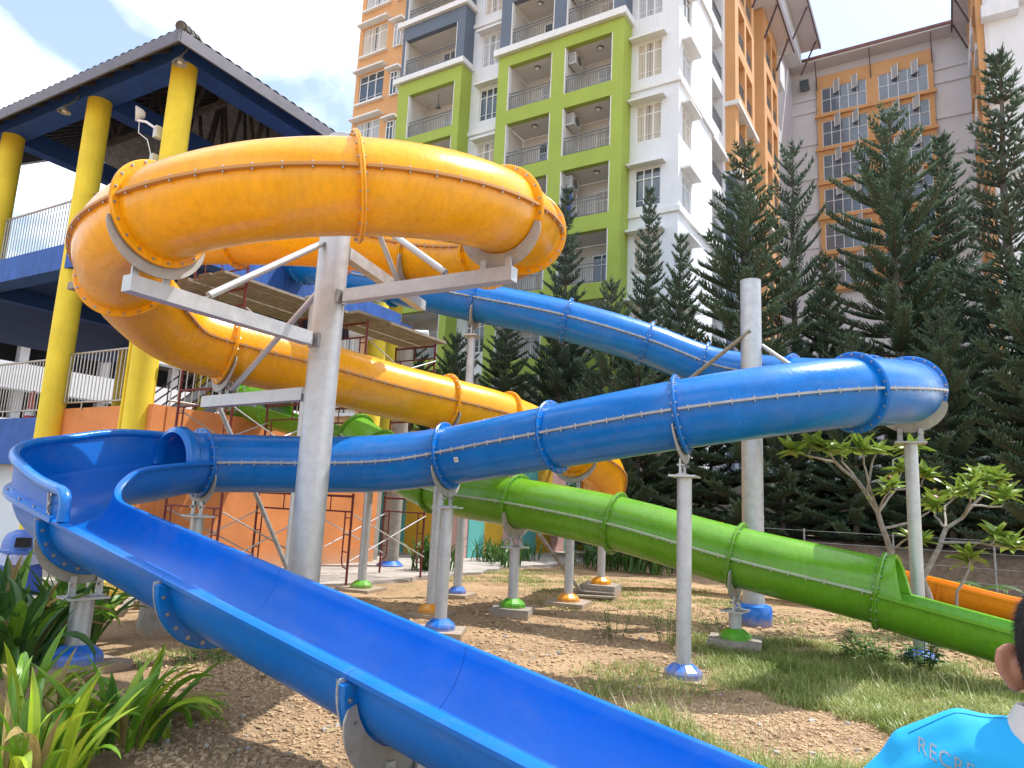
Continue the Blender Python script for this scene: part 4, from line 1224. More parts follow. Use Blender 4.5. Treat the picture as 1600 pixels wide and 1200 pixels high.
def lb(mb, o, u, n, a0, a1, z0, z1, d0, d1):
    """box in a facade's own axes: along a, height z, depth outwards d"""
    o, u, n = Vector(o), Vector(u), Vector(n)
    v = [o + u * a + n * d + Vector((0, 0, z)) for z in (z0, z1) for a, d in ((a0, d0), (a1, d0), (a1, d1), (a0, d1))]
    mb.add(v, [(0, 3, 2, 1), (4, 5, 6, 7), (0, 1, 5, 4), (1, 2, 6, 5), (2, 3, 7, 6), (3, 0, 4, 7)])

WCACHE = {}
M['curtain'] = mat('net_curtain', (0.46, 0.48, 0.50), rough=0.95, var=0.25, vscale=1.0, stretch=(9, 9, 0.25))
M['curtain_warm'] = mat('cream_curtain', (0.52, 0.47, 0.40), rough=0.95, var=0.25, vscale=1.0, stretch=(9, 9, 0.25))
def window(root, o, u, n, a0, a1, z0, z1, style='triple', deep=0.12, rnd=random.Random(2)):
    """frame > pane, curtains; the frame stands in the opening, deep behind the face"""
    w, h = a1 - a0, z1 - z0
    key = (round(w, 2), round(h, 2), style, tuple(round(x, 2) for x in u))
    oo = Vector(o) + Vector(u) * a0 + Vector((0, 0, z0)) - Vector(n) * deep
    if key not in WCACHE:
        f = MB(); t = 0.06
        Z = (0, 0, 0)
        nv = 3 if style == 'triple' else (5 if style == 'five' else 2)
        for q in range(nv + 1):
            x = (w - t) * q / nv; lb(f, Z, u, n, x, x + t, 0, h, -0.03, 0.05)
        for zz in (0, h - t): lb(f, Z, u, n, 0, w, zz, zz + t, -0.031, 0.051)
        zt = h * (0.72 if style != 'five' else 0.52); lb(f, Z, u, n, 0, w, zt, zt + 0.05, -0.029, 0.045)
        zl = h * 0.18
        if style == 'triple': lb(f, Z, u, n, 0, w, zl, zl + 0.025, 0.02, 0.04)
        g = MB(); lb(g, Z, u, n, 0.02, w - 0.02, 0.02, h - 0.02, -0.005, 0.003)
        c = MB()
        for side_ in (0, 1):
            rows = []
            for i in range(15):
                xx = (w * 0.46) * i / 14
                d = -0.0 + 0.02 * math.sin(i * 2.2)
                px_ = xx + 0.03 if side_ == 0 else w - 0.03 - xx
                k2 = 0.25 * w * (i / 14)
                rows.append([Vector(u) * px_ + Vector(n) * (d + 0.012 + 0.012) + Vector((0, 0, z_)) for z_ in (0.04, h * 0.5, h - 0.05)])
            c.grid(rows)
        WCACHE[key] = (mesh_of(f, M['win_frame'], smooth=False), mesh_of(g, M['glass_grey' if style == 'five' else 'glass'], smooth=False), c)
    fm, gmesh, c = WCACHE[key]
    fo = inst('window', fm, root, oo)
    inst('pane', gmesh, fo, oo)
    if style != 'five':
        ck = key + (rnd.choice((0, 1, 1, 2)),)
        if ck[-1]:
            if ck not in WCACHE: WCACHE[ck] = mesh_of(c, M['curtain' if ck[-1] == 1 else 'curtain_warm'])
            inst('curtain', WCACHE[ck], fo, oo)
    return fo

def hood(root, o, u, n, a0, a1, z):
    mb = MB(); lb(mb, o, u, n, a0 - 0.25, a1 + 0.25, z + 0.10, z + 0.21, 0.003, 0.48)
    part('window_hood', mb, M['white_trim'], root, smooth=False)
def sill(root, o, u, n, a0, a1, z):
    mb = MB(); lb(mb, o, u, n, a0 - 0.15, a1 + 0.15, z - 0.16, z - 0.04, 0.003, 0.22)
    part('sill', mb, M['white_trim'], root, smooth=False)
RAILC = {}
def balcony_rail(root, o, u, n, a0, a1, z, h=1.05, d=0.10):
    w = a1 - a0
    key = (round(w, 2), tuple(round(x, 2) for x in u))
    if key not in RAILC:
        f = MB(); Z = (0, 0, 0)
        lb(f, Z, u, n, 0, w, h - 0.05, h, -0.025, 0.025); lb(f, Z, u, n, 0, w, h - 0.22, h - 0.18, -0.02, 0.02); lb(f, Z, u, n, 0, w, 0.10, 0.14, -0.02, 0.02)
        k = int(w / 0.125)
        bars = MB()
        for i in range(k + 1):
            x = (w - 0.03) * i / k; lb(bars, Z, u, n, x, x + (0.05 if i in (0, k, k // 2) else 0.022), 0.0 if i in (0, k, k // 2) else 0.14, h - 0.2, -0.011, 0.011)
        RAILC[key] = (mesh_of(f, M['rail_paint'], smooth=False), mesh_of(bars, M['rail_paint'], smooth=False))
    oo = Vector(o) + Vector(u) * a0 + Vector((0, 0, z)) - Vector(n) * d
    r_ = inst('balcony_railing', RAILC[key][0], root, oo)
    q = inst('bars', RAILC[key][1], r_, oo); q['kind'] = 'stuff'
    return r_
AC_N = [0]
def air_con(x, y, z, label, rz=0):
    a = thing('air_conditioner', label, 'air conditioner', (x, y, z), 'air conditioner units on the balconies', rz=0)
    mb = MB(); mb.box(x - 0.2, x + 0.2, y - 0.42, y + 0.42, z, z + 0.62); part('casing', mb, M['ac_white'], a, smooth=False)
    mb = MB(); mb.lathe([(0.25, 0.0), (0.25, 0.02), (0.2, 0.025)], 18, (0, 0, 0)); 
    mb.v = [(x + 0.2 + vz, y + 0.02 + vx, z + 0.32 + vy) for vx, vy, vz in mb.v]; part('fan_grille', mb, M['rail_paint'], a)
    mb = MB()
    for q in range(7): mb.box(x - 0.16 , x + 0.16, y - 0.435, y - 0.42, z + 0.08 + q * 0.075, z + 0.11 + q * 0.075)
    part('louvre', mb, M['rail_paint'], a, smooth=False)
def ceiling_lamp(x, y, z, label, glow=False):
    a = thing('ceiling_lamp', label, 'lamp', (x, y, z), 'round lamps under the balcony ceilings')
    mb = MB(); mb.lathe([(0.17, 0), (0.17, -0.06), (0.14, -0.08)], 18, (x, y, z)); part('ring', mb, M['rail_paint'], a)
    mb = MB(); mb.lathe([(0.13, -0.081), (0.10, -0.11), (0.02, -0.12)], 18, (x, y, z)); part('diffuser', mb, M['win_frame'], a)

U, NF = (1, 0, 0), (0, -1, 0)
US, NS = (0, 1, 0), (1, 0, 0)
apt = thing('apartment_block', 'tall apartment block with lime green, slate and apricot balcony frames', 'building', (-20, 30, 0))
FL = 3.36
ZTOP = 47.0
rnd = random.Random(11)
# --- apricot left wing
X0, X1 = -31.7, -27.75
o = (X0, 30, 0)
tops = [32.05 + FL * k for k in range(-8, 4)]
holes = [(0.35, 2.45, t - 2.0, t, 0.16) for t in tops]
mb = MB(); fpanel(mb, o, U, NF, X1 - X0, 0, ZTOP, holes); part('wall', mb, M['w_orange'], apt, smooth=False)
for h in holes:
    window(apt, o, U, NF, h[0], h[1], h[2], h[3], 'triple', rnd=rnd); hood(apt, o, U, NF, h[0], h[1], h[3]); sill(apt, o, U, NF, h[0], h[1], h[2])
    hh = MB()
mb = MB(); mb.box(X0, X0 + 0.02, 30.003, 44, 0, ZTOP); part('wall', mb, M['w_orange'], apt, smooth=False)
nar = [(3.15, 3.75, t - 1.6 - 0.6, t - 0.6, 0.16) for t in tops]
for h in nar:
    mb = MB(); lb(mb, o, U, NF, h[0] - 0.1, h[1] + 0.1, h[2], h[3], 0.003, 0.05); part('window_surround', mb, M['white_trim'], apt, smooth=False)
    window(apt, o, U, NF, h[0], h[1], h[2], h[3], 'double', deep=-0.10, rnd=rnd); hood(apt, o, U, NF, h[0], h[1], h[3])

# --- projecting balcony block builder
def balcony_block(xl, xr, yf, yb, z0, z1, openings, m_, side=True, label=None):
    o = (xl, yf, 0)
    hs = [(a - xl, c - xl, b_, t, yb - yf - 0.02 + 1.2) for a, c, b_, t in openings]
    mb = MB(); fpanel(mb, o, U, NF, xr - xl, z0, z1, [(h[0], h[1], h[2], h[3], 0.32) for h in hs])
    mb.add([(xr, yf, z0), (xr, yb, z0), (xr, yb, z1), (xr, yf, z1)], [(0, 1, 2, 3)])
    mb.add([(xl, yb, z0), (xl, yf, z0), (xl, yf, z1), (xl, yb, z1)], [(0, 1, 2, 3)])
    mb.add([(xl, yf, z1), (xr, yf, z1), (xr, yb, z1), (xl, yb, z1)], [(0, 1, 2, 3)])
    bl_ = part('balcony_frame', mb, M[m_], apt, smooth=False, label=label)
    for a, c, b_, t in openings:
        d = 1.9
        r = MB(); e = 0.004
        Y0, Y1 = yf + 0.325, yf + d
        r.add([(a, Y1, b_), (c, Y1, b_), (c, Y1, t), (a, Y1, t)], [(0, 1, 2, 3)])
        r.add([(a - e, Y0, b_), (a - e, Y1, b_), (a - e, Y1, t), (a - e, Y0, t)], [(0, 1, 2, 3)]); r.add([(c + e, Y1, b_), (c + e, Y0, b_), (c + e, Y0, t), (c + e, Y1, t)], [(0, 1, 2, 3)])
        r.add([(a, Y1, t + e), (c, Y1, t + e), (c, Y0, t + e), (a, Y0, t + e)], [(0, 1, 2, 3)]); r.add([(a, Y0, b_ - e), (c, Y0, b_ - e), (c, Y1, b_ - e), (a, Y1, b_ - e)], [(0, 1, 2, 3)])
        part('balcony_room', r, M['w_room'], apt, smooth=False)
        for q in (0, 1):
            mb = MB(); lb(mb, (a, yf, 0), U, NF, -0.001 if q == 0 else c - a - 0.06, 0.06 if q == 0 else c - a + 0.001, b_, t, -0.30, -0.02)
            part('opening_trim', mb, M['white_trim'], apt, smooth=False)
        balcony_rail(apt, (a, yf, 0), U, NF, 0.06, c - a - 0.06, b_, 1.05, 0.16)
        w = c - a
        window(apt, (a, Y1 - 0.004, 0), U, NF, w * 0.40, w * 0.40 + 1.5, b_ + 0.03, b_ + 2.05, 'triple', deep=-0.05, rnd=rnd)
    return bl_
# block L (left) : lime below, slate above
op = [(-26.15, -22.75, 25.35 - 2.75 - FL * k, 25.35 - FL * k) for k in range(0, 7)]
balcony_block(-26.95, -22.3, 29.0, 30.0, 0, 26.2, op, 'w_green')
op = [(-26.75, -22.85, 26.75 + FL * k + 0.1, 29.15 + FL * k) for k in range(0, 6)]
balcony_block(-26.95, -22.3, 29.05, 30.0, 26.62, ZTOP, op, 'w_slate')
for z, yy in ((26.25, 28.8), (30.05, 28.85), (26.25 + 7 * 1.0 + 0.45, 28.85)):
    mb = MB(); mb.box(-27.3, -22.12, yy, 30.0, z, z + 0.33); part('ledge', mb, M['white_trim'], apt, smooth=False)
# white strip between
o = (-22.3, 30, 0)
tp = [28.3 + FL * k for k in range(-8, 5)]
hs = [(0.65, 1.95, t - 1.95, t, 0.14) for t in tp]
mb = MB(); fpanel(mb, o, U, NF, 2.55, 0, ZTOP, hs); part('wall', mb, M['w_white'], apt, smooth=False)
for h in hs:
    window(apt, o, U, NF, h[0], h[1], h[2], h[3], 'triple', rnd=rnd); hood(apt, o, U, NF, h[0] + 0.1, h[1], h[3])
for z in (15.6, 22.2, 29.0):
    mb = MB(); lb(mb, o, U, NF, 0, 2.5, z, z + 0.25, 0.003, 0.12); part('ledge', mb, M['white_trim'], apt, smooth=False)
# block R (right)
op = []
for k in range(0, 7):
    t = 25.1 - 3.42 * k
    op += [(-19.15, -16.45, t - 2.62, t), (-15.73, -13.05, t - 2.62, t)]
balcony_block(-19.8, -12.45, 29.0, 30.0, 0, 25.75, op, 'w_green')
op = []
for k in range(0, 6):
    t = 29.0 + 3.42 * k
    op += [(-19.15, -16.45, t - 2.62, t), (-15.73, -13.05, t - 2.62, t)]
balcony_block(-19.8, -12.45, 29.05, 30.0, 26.17, ZTOP, op, 'w_slate')
mb = MB(); mb.box(-20.0, -12.3, 28.75, 30.0, 25.78, 26.15); part('ledge', mb, M['white_trim'], apt, smooth=False)
# white right end with three windows in view and the corner
o = (-12.45, 30, 0)
tp = [24.7 + FL * k for k in range(-7, 7)]
hs = [(0.28, 1.6, t - 1.95, t, 0.14) for t in tp]
mb = MB(); fpanel(mb, o, U, NF, 2.45, 0, ZTOP, hs); part('wall', mb, M['w_white'], apt, smooth=False)
for h in hs:
    window(apt, o, U, NF, h[0], h[1], h[2], h[3], 'triple', rnd=rnd); hood(apt, o, U, NF, h[0], h[1], h[3] - 0.04)
o = (-10, 30, 0)
hs = [(0.6, 1.95, t - 0.36 - 1.6, t - 0.36, 0.14) for t in tp]
mb = MB(); fpanel(mb, o, US, NS, 5.6, 0, ZTOP, hs); part('wall', mb, M['w_white'], apt, smooth=False)
for h in hs:
    window(apt, o, US, NS, h[0], h[1], h[2], h[3], 'double', rnd=rnd); hood(apt, o, US, NS, h[0], h[1], h[3] + 0.05)
for z in (15.5, 22.1, 28.8):
    mb = MB(); mb.box(-12.44, -9.88, 29.88, 29.997, z, z + 0.25); mb.box(-9.997, -9.88, 29.997, 35.7, z, z + 0.25); part('ledge', mb, M['white_trim'], apt, smooth=False)
# side: recessed balconies, then two apricot grids
def side_bay(y0, y1, x, holes_y, m_, z0=0, z1=37.5, rail=True, bx=None):
    o = (x, y0, 0); hs = []
    for k in range(0, 12):
        t = 36.1 - FL * k
        if t - 2.6 < z0 + 0.1: break
        if t > z1 - 0.2: continue
        for a, c in holes_y: hs.append((a - y0, c - y0, t - 2.55, t, 1.2))
    mb = MB(); fpanel(mb, o, US, NS, y1 - y0, z0, z1, hs)
    xb = x - 1.6
    mb.add([(xb, y0, z0), (x, y0, z0), (x, y0, z1), (xb, y0, z1)], [(0, 1, 2, 3)]); mb.add([(x, y1, z0), (xb, y1, z0), (xb, y1, z1), (x, y1, z1)], [(0, 1, 2, 3)])
    part('balcony_frame', mb, M[m_], apt, smooth=False)
    bk_ = MB(); bk_.add([(x - 1.19, y0, z0), (x - 1.19, y1, z0), (x - 1.19, y1, z1), (x - 1.19, y0, z1)], [(0, 1, 2, 3)]); part('balcony_room', bk_, M['w_room'], apt, smooth=False)
    for h in hs:
        if rail: balcony_rail(apt, o, US, NS, h[0] + 0.02, h[1] - 0.02, h[2], 1.05, 0.1)
        window(apt, (x - 1.18, y0, 0), US, NS, h[0] + 0.2, h[1] - 0.2, h[2] + 0.05, h[2] + 2.1, 'triple', deep=-0.04, rnd=rnd)
side_bay(35.7, 39.0, -10.15, [(36.2, 38.5)], 'w_white', 0, 38)
side_bay(39.0, 44.0, -9.55, [(39.8, 41.4), (41.8, 43.4)], 'w_orange', 21.4, 37.2)
side_bay(39.0, 44.0, -9.7, [(39.8, 41.4), (41.8, 43.4)], 'w_slate', 0, 21.3)
side_bay(44.0, 46.6, -10.3, [(44.4, 46.2)], 'w_white', 0, 37.2)
side_bay(46.6, 51.4, -9.45, [(47.4, 49.0), (49.5, 51.0)], 'w_orange', 8, 37.2)
side_bay(51.4, 66.0, -10.75, [(52.5, 54.5)], 'w_grey', 0, 43)
for y0, y1, x, z in ((38.85, 44.1, -9.4, 21.2), (38.85, 44.1, -9.4, 25.6), (46.4, 51.5, -9.3, 20.8), (35.75, 38.8, -10.0, 22.0)):
    mb = MB(); mb.box(x - 0.8, x + 0.1, y0, y1, z, z + 0.28); part('ledge', mb, M['white_trim'], apt, smooth=False)
# eaves of the wing
mb = MB(); mb.box(-14, -8.5, 36.2, 52.8, 37.25, 37.6); part('eave_soffit', mb, M['soffit'], apt, smooth=False)
mb = MB(); mb.box(-8.498, -8.40, 36.2, 52.85, 37.2, 37.75); part('gutter', mb, M['strut'], apt, smooth=False)
mb = MB(); mb.box(-13.9, -9.55, 36.6, 52.7, 37.65, 44.6); mb.box(-13.9, -9.56, 52.702, 63.5, 42.9, 44.6); part('upper_wall', mb, M['w_white'], apt, smooth=False)
mb = MB(); mb.box(-14.5, -8.05, 36.2, 64.3, 44.62, 45.0); part('eave_soffit', mb, M['soffit'], apt, smooth=False)
mb = MB(); mb.box(-8.048, -7.95, 36.2, 64.35, 44.55, 45.15); part('gutter', mb, M['strut'], apt, smooth=False)
for y in (39.6, 43.2, 46.8, 51.0):
    mb = MB(); mb.beam((-9.44, y, 34.9), (-8.55, y, 37.22), 0.12, 0.12); part('eave_strut', mb, M['strut'], apt, smooth=False)
for y in (46, 52, 58, 63):
    mb = MB(); mb.beam((-9.54, y, 41.6), (-8.2, y, 44.6), 0.12, 0.12); part('eave_strut', mb, M['strut'], apt, smooth=False)
mb = MB(); mb.box(-10.74, -9.5, 52.8, 54.6, 35.2, 37.2); part('duct_box', mb, M['w_white'], apt, smooth=False)
for lst in ((-12.6, 29.03 + 0.9, 24.5), (-12.6, 29.9, 21.1), (-12.6, 29.9, 17.6), (-12.6, 29.9, 28.3)):
    pass
nm = ['fixed high on the lime balcony beside the slate ledge', 'on the second lime balcony down, next to the ceiling lamp', 'on the third lime balcony down, above a folded board']
for k, t in enumerate((25.1, 21.68, 18.26)):
    air_con(-15.45, 29.75, t - 0.78, 'boxy air conditioner unit ' + nm[k])
air_con(-15.45, 29.75, 29.0 - 0.78, 'boxy air conditioner unit on a slate framed balcony near the top')
for k, (x, z, s_) in enumerate(((-17.8, 25.1, 'upper left lime balcony'), (-17.8, 21.68, 'second lime balcony of the left column'), (-17.8, 18.26, 'third lime balcony of the left column'), (-14.1, 25.1, 'top right lime balcony'), (-14.1, 21.68, 'right lime balcony below the top one'), (-14.1, 18.26, 'lime balcony with the folded board'), (-17.8, 29.0, 'slate balcony over the ledge'))):
    ceiling_lamp(x, 29.8, z, 'round lamp under the ceiling of the ' + s_)
bd = thing('folded_board', 'tall blue folded board leaning inside a lower lime balcony', 'board', (-15.5, 29.6, 15.64))
mb = MB(); mb.box(-15.62, -15.30, 29.5, 29.56, 15.66, 17.25); part('panel', mb, M['bin_blue'], bd, smooth=False)
mb = MB(); mb.box(-15.64, -15.28, 29.565, 29.60, 15.66, 17.28); part('frame', mb, M['win_frame'], bd, smooth=False)
pl = thing('pendant_lamp', 'bare pendant lamp hanging in the left lime balcony', 'lamp', (-24.4, 29.7, 25.35))
mb = MB(); mb.tube([(-24.4, 29.7, 25.35), (-24.4, 29.7, 24.7)], 0.015, 6); part('cord', mb, M['rubber'], pl)
mb = MB(); mb.lathe([(0.03, 0.1), (0.06, 0.02), (0.16, -0.15), (0.14, -0.15)], 14, (-24.4, 29.7, 24.6)); part('shade', mb, M['rail_paint'], pl)

# --- back block
bb_ = thing('corridor_block', 'far grey block with an apricot panel of corridor windows', 'building', (-4, 66, 0))
o = (-14, 66, 0)
mb = MB(); fpanel(mb, o, U, NF, 19, 0, 44, []); part('wall', mb, M['w_grey'], bb_, smooth=False)
for z in (40.6, 39.3, 36.0, 32.6, 29.2, 25.9, 22.5):
    for x0, x1 in ((-14, -8.7), (0.8, 4.6)):
        mb = MB(); mb.box(x0, x1, 65.85, 65.997, z, z + 0.35); part('ledge', mb, M['w_grey'], bb_, smooth=False)
o = (-8.6, 65.6, 0)
hs = []
tops = [41.3 - 3.34 * k for k in range(6)]
for t in tops: hs += [(0.4, 4.15, t - 2.5, t, 0.15), (5.1, 8.95, t - 2.5, t, 0.15)]
mb = MB(); fpanel(mb, o, U, NF, 9.35, 21.5, 42.6, hs)
mb.add([(-8.6, 65.997, 21.5), (-8.6, 65.6, 21.5), (-8.6, 65.6, 42.6), (-8.6, 65.997, 42.6)], [(0, 1, 2, 3)]); mb.add([(0.75, 65.6, 21.5), (0.75, 65.997, 21.5), (0.75, 65.997, 42.6), (0.75, 65.6, 42.6)], [(0, 1, 2, 3)])
part('window_wall', mb, M['w_orange'], bb_, smooth=False)
CM = {}; M['case_pane'] = mat('casement_pane', (0.42, 0.42, 0.41), rough=0.25, spec=0.6)
for h in hs:
    fo = window(bb_, o, U, NF, *h[:4], 'five')
    if h[3] < 24: continue
    for q in (0.28, 0.68):
        hx = o[0] + h[0] + (h[1] - h[0]) * q; z0_ = h[2] + 1.15
        mb = MB(); a_ = Vector((hx, 65.55, z0_ + 0.6)); d_ = Vector((0.50, -0.36, 0))
        fr4 = [a_ + Vector((0, 0, 0)), a_ + d_, a_ + d_ + Vector((0, 0, 1.2)), a_ + Vector((0, 0, 1.2))]
        if 'c' not in CM:
            c4 = [v - a_ for v in fr4]; mm = MB(); mm.tube(c4 + [c4[0]], 0.04, 4); CM['c'] = mesh_of(mm, M['win_frame'], smooth=False)
            mm = MB(); mm.prism(c4, (0.02, 0.015, 0)); CM['g'] = mesh_of(mm, M['case_pane'], smooth=False)
        sh_ = inst('casement', CM['c'], bb_, a_); inst('pane', CM['g'], sh_, a_)
for t in tops:
    mb = MB(); mb.box(-8.8, 0.95, 65.35, 65.597, t - 2.95, t - 2.65); part('ledge', mb, M['w_orange'], bb_, smooth=False)
mb = MB(); mb.box(-14, 3.0, 64.4, 66, 43.55, 43.9); part('eave_soffit', mb, M['soffit'], bb_, smooth=False)
rf = MB(); rows = []
for i in range(341):
    x = -10.6 + i * 0.04
    rows.append([(x, 64.3 + t, 43.95 + t * 0.4 + 0.04 * math.sin(i * 1.3)) for t in (0, 3, 8)])
rf.grid(rows); part('roof', rf, M['roof_red'], bb_, smooth=False)
mb = MB(); mb.box(-10.6, 3.0, 64.28, 64.36, 43.7, 43.96); part('gutter', mb, M['roof_red'], bb_, smooth=False)
for x in (-8.55, -4.05, 0.7):
    mb = MB(); mb.beam((x, 65.55, 41.2), (x, 64.5, 43.5), 0.09, 0.09); part('eave_strut', mb, M['strut'], bb_, smooth=False)
mb = MB(); mb.box(-10.0, -9.2, 65.0, 65.8, 41.6, 42.3); part('vent_hood', mb, M['glass'], bb_, smooth=False)

# --- right block
rb = thing('white_side_block', 'white block at the right edge with apricot stripes on its side', 'building', (8, 53, 0))
o = (3.95, 53, 0)
hs = [(3.0, 5.2, t - 2.2, t, 0.15) for t in [37.4 - 3.34 * k for k in range(-2, 9)]]
mb = MB(); fpanel(mb, o, U, NF, 16, 0, 46, hs); part('wall', mb, M['w_white'], rb, smooth=False)
for h in hs: window(rb, o, U, NF, *h[:4], 'triple', rnd=rnd); hood(rb, o, U, NF, h[0], h[1], h[3])
mb = MB(); mb.box(3.70, 3.949, 52.99, 66, 0, 45); part('side_wall', mb, M['w_grey'], rb, smooth=False)
for z in (35.6, 29.6, 24.4):
    mb = MB(); mb.box(3.55, 5.6, 52.2, 52.995, z, z + 0.9); part('ledge', mb, M['w_white'], rb, smooth=False)
mb = MB(); mb.box(5.6, 20, 52.4, 52.99, 36.3, 36.8); part('ledge', mb, M['w_white'], rb, smooth=False)
for k in range(11):
    z = 40.5 - 3.34 * k
    for y in (54.2, 57.6, 61.0):
        mb = MB(); mb.box(3.2, 3.697, y, y + 2.4, z - 2.6, z - 1.2 - (0.9 if k % 2 else 0)); part('balcony_front', mb, M['w_white' if (k + int(y)) % 2 else 'w_orange'], rb, smooth=False)
for y in (53.3, 56.8, 60.2, 63.6):
    mb = MB(); mb.box(3.30, 3.698, y, y + 0.7, 6, 42.8); part('pilaster', mb, M['w_orange'], rb, smooth=False)
mb = MB(); mb.box(2.3, 3.9, 40, 66, 43.25, 43.6); part('eave_soffit', mb, M['soffit'], rb, smooth=False)
mb = MB(); mb.box(2.2, 2.298, 40, 65, 43.2, 43.7); part('gutter', mb, M['strut'], rb, smooth=False)
for y in (56, 60.3, 64):
    mb = MB(); mb.beam((3.25, y, 40.8), (2.35, y, 43.2), 0.12, 0.12); part('eave_strut', mb, M['strut'], rb, smooth=False)
# grey sheet added round the buildings to make their bounce light less warm
ct = MB(); ct.prism([Vector((-80, 29.2, 0.03)), Vector((80, 29.2, 0.03)), Vector((80, 140, 0.03)), Vector((-80, 140, 0.03))], (0, 0, -0.1))
solo('bounce_sheet', ct, M['apron'], kind='structure', smooth=False)['label'] = 'grey ground sheet added at the foot of the buildings for bounce light'
# ================================================================== PINES
def pine(seed, H, Lmax, gap, up=0.35, nb=6, droop=0.1, power=0.85, dens=1.0):
    """column-shaped conifer in whorls: trunk and crown meshes, base at the origin"""
    rnd = random.Random(seed)
    tr = MB()
    lean = [(0.05 * math.sin(i * 1.3 + seed), 0.05 * math.cos(i * 0.9 + seed), H * i / 8) for i in range(9)]
    tr.tube(lean, [0.15 * (1 - i / 8.6) * H / 13 + 0.012 for i in range(9)], 9)
    V, F = [], []
    def tuft(a, d, L, r):
        """one foxtail twig: a spindle with ragged needle blades"""
        ref = Vector((0, 0, 1)) if abs(d.z) < 0.8 else Vector((1, 0, 0))
        s1 = d.cross(ref).normalized(); s2 = s1.cross(d)
        b0 = len(V)
        V.append(a); m_ = a + d * L * 0.45; e = a + d * L
        for q in range(3):
            ang = 2.1 * q + rnd.random()
            V.append(m_ + (s1 * math.cos(ang) + s2 * math.sin(ang)) * r * 0.55)
        V.append(e)
        for q in range(3):
            F.append((b0, b0 + 1 + q, b0 + 1 + (q + 1) % 3)); F.append((b0 + 4, b0 + 1 + (q + 1) % 3, b0 + 1 + q))
        nn = max(4, int(L * 26 * dens))
        for q in range(nn):
            t = (q + rnd.random()) / nn
            c = a + d * (L * t)
            ang = rnd.random() * 6.28
            o_ = (s1 * math.cos(ang) + s2 * math.sin(ang))
            tip = c + o_ * r * (1.25 - 0.5 * t) + d * r * 1.3 + Vector((0, 0, r * 0.25))
            w_ = o_.cross(d) * r * 0.30
            b1 = len(V); V.extend([c - w_, c + w_, tip]); F.append((b1, b1 + 1, b1 + 2))
    z = H * 0.05; wi = 0
    while z < H - 0.15:
        t = z / H
        L = Lmax * (1 - t) ** power * (0.85 + 0.3 * rnd.random()) + 0.10
        n = nb if t < 0.8 else 5
        base = wi * 0.7 + rnd.random() * 0.4
        for b_ in range(n):
            if rnd.random() < 0.07: continue
            az = base + 2 * PI * b_ / n + rnd.uniform(-0.15, 0.15)
            Lb = L * rnd.uniform(0.8, 1.12)
            dirh = Vector((math.cos(az), math.sin(az), 0)); side_ = Vector((-dirh.y, dirh.x, 0))
            slope0 = -droop * (1 - t) * 1.6 + 0.75 * t ** 2.0 + rnd.uniform(-0.06, 0.08)
            def P(s):
                return Vector((0, 0, z)) + dirh * (Lb * s) + Vector((0, 0, Lb * (slope0 * s + up * s * s)))
            step = 0.115 / Lb
            s = 0.10 + rnd.random() * 0.05
            cx0 = Vector((lean[4][0], lean[4][1], 0))
            k = max(4, int(Lb / 0.10))
            prev = P(0)
            for i in range(1, k + 1):
                s = i / k
                c = P(s); d = (c - prev).normalized(); prev = c
                if s < 0.16: continue
                tw = (0.46 * min(1, Lb / 1.1)) * (1 - 0.62 * s) * (0.55 + 0.45 * min(1, s * 3)) + 0.07
                for sg in (-1, 1):
                    dd = (d * 0.75 + side_ * sg * 0.75 + Vector((0, 0, 0.30 + 0.15 * rnd.random()))).normalized()
                    tuft(c, dd, tw * rnd.uniform(0.8, 1.25), 0.074)
                tuft(c, (d * 0.7 + side_ * rnd.uniform(-0.5, 0.5) + Vector((0, 0, 0.75))).normalized(), tw * 0.75, 0.06)
            tuft(P(0.93), (P(1) - P(0.9)).normalized(), 0.24, 0.055)
            b0 = len(V); w0 = 0.018
            # limb
            pts = [P(q / 4) for q in range(5)]
            tr.tube(pts, [0.028, 0.022, 0.017, 0.012, 0.006], 4, caps=False)
        z += gap * (1 - 0.45 * t) * rnd.uniform(0.85, 1.15); wi += 1
    for q in range(5):
        a = q * 1.257; tuft(Vector((lean[8][0], lean[8][1], H - 0.25)), Vector((math.cos(a) * 0.8, math.sin(a) * 0.8, 0.7)).normalized(), 0.28, 0.045)
    tuft(Vector((lean[8][0], lean[8][1], H - 0.35)), Vector((0, 0, 1)), 0.6, 0.05)
    cm = MB(); cm.v = [tuple(v) for v in V]; cm.f = F; cm.mi = [0] * len(F)
    return tr, cm
kinds = {}
def make_kind(key, m_, *a, **k):
    tr, cm = pine(*a, **k)
    me = bpy.data.meshes.new('crown'); me.from_pydata(cm.v, [], cm.f); me.materials.append(M[m_])
    kinds[key] = (mesh_of(tr, M['bark'], name='trunk', recalc=False), me)
make_kind('slim', 'needles_b', 1, 13.0, 1.60, 0.62, up=0.36, droop=0.06)
make_kind('mid', 'needles', 2, 13.0, 2.35, 0.66, up=0.34, droop=0.10)
make_kind('full', 'needles', 3, 14.0, 3.6, 0.80, up=0.28, nb=7, droop=0.10, power=0.72)
make_kind('sparse', 'needles_b', 4, 14.0, 1.9, 1.0, up=0.55, nb=5, droop=-0.05, power=0.6)
make_kind('bush', 'needles', 6, 9.0, 2.4, 0.66, up=0.30, nb=7, droop=0.10, power=0.7)
